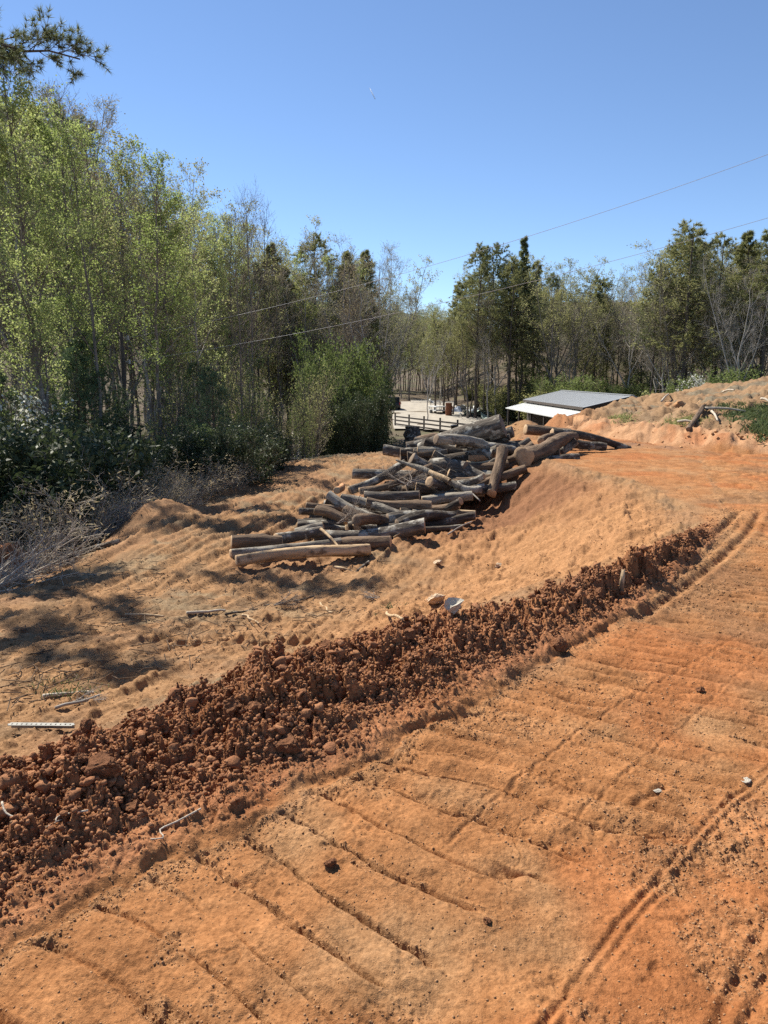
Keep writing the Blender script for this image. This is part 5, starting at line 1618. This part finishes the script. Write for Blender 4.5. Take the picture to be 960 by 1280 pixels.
    put(BU, 240, 532, 20, 'bright green bush low in the left edge', 'bush', smin=.2, wide=1.1)
    for k, (u, tv, D) in enumerate(((282, 548, 20.5), (300, 562, 22), (255, 565, 18), (228, 582, 16.5), (268, 578, 17.5), (215, 575, 17), (310, 556, 24), (30, 590, 13.2), (70, 585, 13.8), (105, 596, 13.6), (150, 590, 14.8), (185, 588, 15.4), (130, 570, 15.5))):
        put(DB, u, tv, D, 'pale dry bush on the rim of the pad before the laurels', 'bush', 'dry bushes on the pad rim', smin=.3, wide=1.2)
    for k in range(34):
        u = 590 + 145 * (k + g.random()) / 34; D = 92 + 16 * g.random() + (12 if k < 6 else 0)
        put(WD, u, 482 + 16 * g.random(), D, 'weedy olive bush on the slope behind the gravel lot', 'bush', 'weedy bushes behind the lot', smin=.5, smax=1.6, wide=1.2)
    for k in range(46):
        u = 660 + 330 * (k + g.random()) / 46; D = (76 if u < 850 else 58) + 22 * g.random()
        put([WD, SG, BU][k % 3], u, 455 + 34 * g.random(), D, ['weedy olive bush under the right wood', 'green sapling under the right wood', 'green bush under the right wood'][k % 3], 'bush', 'undergrowth of the right wood', smin=.4, smax=1.6, wide=1.1)
    # ---- the near pine off to the left, one bough reaching into view
    gp_ = np.random.default_rng(9)
    K = TreeKit(); bx, by = -9.9, 15.2; z0 = gz(bx, by); Hn = 15.5
    P = trunk_line(Hn, .003, gp_, 14); Rd = .19 * (1 - .8 * np.linspace(0, 1, 14))[None]; K.w.append(tubes(P, Rd, 10))
    base = np.array([bx, by, z0])
    def bough(P0, P1, sag, r, ntw, rs):
        n = 10; tt = np.linspace(0, 1, n)[:, None]
        Q = P0 + (P1 - P0) * tt; Q[:, 2] += (sag * np.sin(np.pi * tt))[:, 0]; Q[1:-1] += gp_.normal(0, .04, (n - 2, 3))
        Rq = np.linspace(r, r * .25, n)[None]; K.w.append(tubes(Q[None], Rq, 6))
        A1, B1 = spawn(Q[None], Rq, ntw, rs, 1, 28, 10, lambda u, l: l * (.115 if l.max() > 2.2 and ntw > 15 else .2) * (1.15 - .5 * u), 7, .12, .05, .5, gp_, .008)
        A2, B2 = spawn(A1, B1, 7, .3, 1, 38, 12, lambda u, l: l * .4 + .05, 4, .12, .06, .6, gp_, .005)
        K.w.append(tubes(A1, B1, 4)); K.t.append(tubes(A2, B2, 3))
        C = np.concatenate([A2[:, 2:].reshape(-1, 3), A1[:, 5:].reshape(-1, 3)]); T = np.concatenate([np.repeat(nrm(A2[:, -1] - A2[:, 0]), 2, 0), np.repeat(nrm(A1[:, -1] - A1[:, 3]), 2, 0)])
        K.l.append(tufts(C, T, 26, .135, .010, gp_, .85))
    tip = at(100, 74, 14.6) - base; rt = np.array([0, 0, at(-40, 60, 15.2)[2] - z0])
    bough(rt, tip, .25, .05, 18, .55)
    for k in range(22):
        hz = Hn * (.52 + .46 * k / 22); a = k * 2.4
        if math.cos(a) > -.1: a = math.pi - (a - math.pi) * .5 if math.cos(a) > .5 else a + 1.5
        if math.cos(a) > .0: a += math.pi
        l = 2.6 * (1.15 - (hz / Hn)) + .5
        bough(np.array([0, 0, hz]), np.array([math.cos(a) * l, math.sin(a) * l, hz + .3]), .2, .035, 9, .4)
    e = K.root('pine_tree', 'bark_dark', 'twig_brown', 'needle_dark'); e.location = (bx, by, z0)
    tag(e, 'near pine whose dark bough reaches into the sky at the top left', 'pine')
    e3 = copy_tree(e); e3.location = (-12.2, 17.2, gz(-12.2, 17.2)); e3.rotation_euler = (0, 0, 3.6); e3['label'] = 'third near pine added unseen past the left edge to shade the pad'  # unseen copy of the near pine, added to cast shadow on the pad
    e2 = copy_tree(e); e2.location = (-12.9, 23.6, gz(-12.9, 23.6)); e2.rotation_euler = (0, 0, 2.2); e2.scale = (1.3, 1.3, 1.25); e2['label'] = 'second near pine added unseen past the left edge to shade the pad'  # another unseen copy, enlarged and added for its shadow on the pad
    # ---- felled tops and roots along the left edge
    for k, (u, v, D, rz, s, lb) in enumerate(((-30, 712, 9.6, .55, .82, 'grey felled treetop heaped at the left edge, frontmost'), (-60, 690, 10.6, .75, .95, 'grey felled treetop behind the frontmost one'), (25, 700, 10.4, .35, .6, 'smaller grey brush heap reaching towards the shadowed dirt'),
                                              (110, 655, 13.0, .15, .6, 'dark twiggy brush against the laurels'), (215, 620, 15.6, .4, .45, 'grey brush below the dry bushes'))):
        K = brush_branch('felled_treetop', 60 + k, 1.6, 6, .017, 'dead_branch' if k < 3 else 'twig_grey', .55, 11, 7)
        p = at(u, v, D); p[2] = gz(p[0], p[1]) + .06
        place_brush(K, p, rz, s, lb, 'brush')
    p = at(6, 668, 11.6); p[2] = gz(p[0], p[1]) + .25
    o = link('root_ball', rock_mesh('root_ball', 71, 4, 'clod', .5, .9, True)); o.location = tuple(p); o.scale = (.42, .4, .46); tag(o, 'earthy root ball of an uprooted tree at the left edge', 'root ball')
    for a, b, D, r, mt, lb in (((130, 640), (168, 620), 14.2, .13, 'log_dark', 'dark fallen log in the shade below the laurels'), ((108, 628), (132, 632), 13.8, .09, 'log_dark', 'shorter dark log left of the fallen one'), ((60, 690), (150, 683), 11.2, .05, 'log_dark', 'thin dark pole lying along the shaded rim')):
        p = at(*a, D); q = at(*b, D + .2)
        for e_ in (p, q): e_[2] = gz(e_[0], e_[1]) + r * .7
        make_log(p, q, r, r * .85, mt, lb, None, cut='cut_dark')
    g2 = np.random.default_rng(66)
    pts = [tuple(hit(200 + 150 * g2.random(), 575 + 55 * g2.random(), 8, 60)) for _ in range(420)]
    pts = [p for p in pts if p[0] < -3.9 - .0 * p[1]]
    grass_patch('dry_grass', pts, .35, 'straw', 'dry straw and weeds on the rim of the pad', .006, 8, 12, .22)


def main():
    materials()
    V, t, s, bm, q, pl, loose = build_terrain()
    print('terrain', round(time.time() - T0, 1))
    loose_soil(V, t, s, bm, loose)
    log_pile(); small_things(V); bank_things(V); far_things()
    print('things', round(time.time() - T0, 1))
    woods()
    for e in list(PROTO_H):
        if e not in PROTO_USED:
            o = bpy.data.objects[e]
            for c in list(o.children): bpy.data.objects.remove(c)
            bpy.data.objects.remove(o)
    print('woods', round(time.time() - T0, 1), len(bpy.data.objects))
    # ---- light
    el = R(48); hx, hy = -.68, .73; n = math.hypot(hx, hy); hx /= n; hy /= n
    sv = Vector((hx * math.cos(el), hy * math.cos(el), math.sin(el)))
    ld = bpy.data.lights.new('sun', 'SUN'); ld.energy = 5.0; ld.angle = R(.53); ld.color = (1, .94, .82)
    lo = bpy.data.objects.new('sun', ld); COL.objects.link(lo); lo.rotation_euler = (-sv).to_track_quat('-Z', 'Y').to_euler(); lo.location = (-30, 20, 60)
    w = bpy.data.worlds.new('World'); SC.world = w; w.use_nodes = True
    nt = w.node_tree; bg = nt.nodes['Background']; sky = nt.nodes.new('ShaderNodeTexSky'); sky.sky_type = 'NISHITA'; sky.sun_disc = False
    sky.sun_elevation = el; sky.sun_rotation = math.atan2(hx, hy); sky.altitude = 2000; sky.air_density = .95; sky.dust_density = 0; sky.ozone_density = 4.0
    nt.links.new(sky.outputs[0], bg.inputs[0]); bg.inputs[1].default_value = .088
    cd = bpy.data.cameras.new('camera'); cam = bpy.data.objects.new('camera', cd); COL.objects.link(cam)
    cam.location = (0, 0, EYE); cam.rotation_euler = (math.pi / 2 - PITCH, 0, 0)
    cd.sensor_fit = 'VERTICAL'; cd.sensor_height = 36; cd.lens = 27; cd.clip_start = .05; cd.clip_end = 12000
    SC.camera = cam
    SC.view_settings.view_transform = 'Standard'; SC.view_settings.look = 'None'; SC.view_settings.gamma = 1; SC.view_settings.exposure = 0.92
    SC.cycles.max_bounces = 6; SC.cycles.transparent_max_bounces = 4; SC.cycles.use_denoising = False


main()
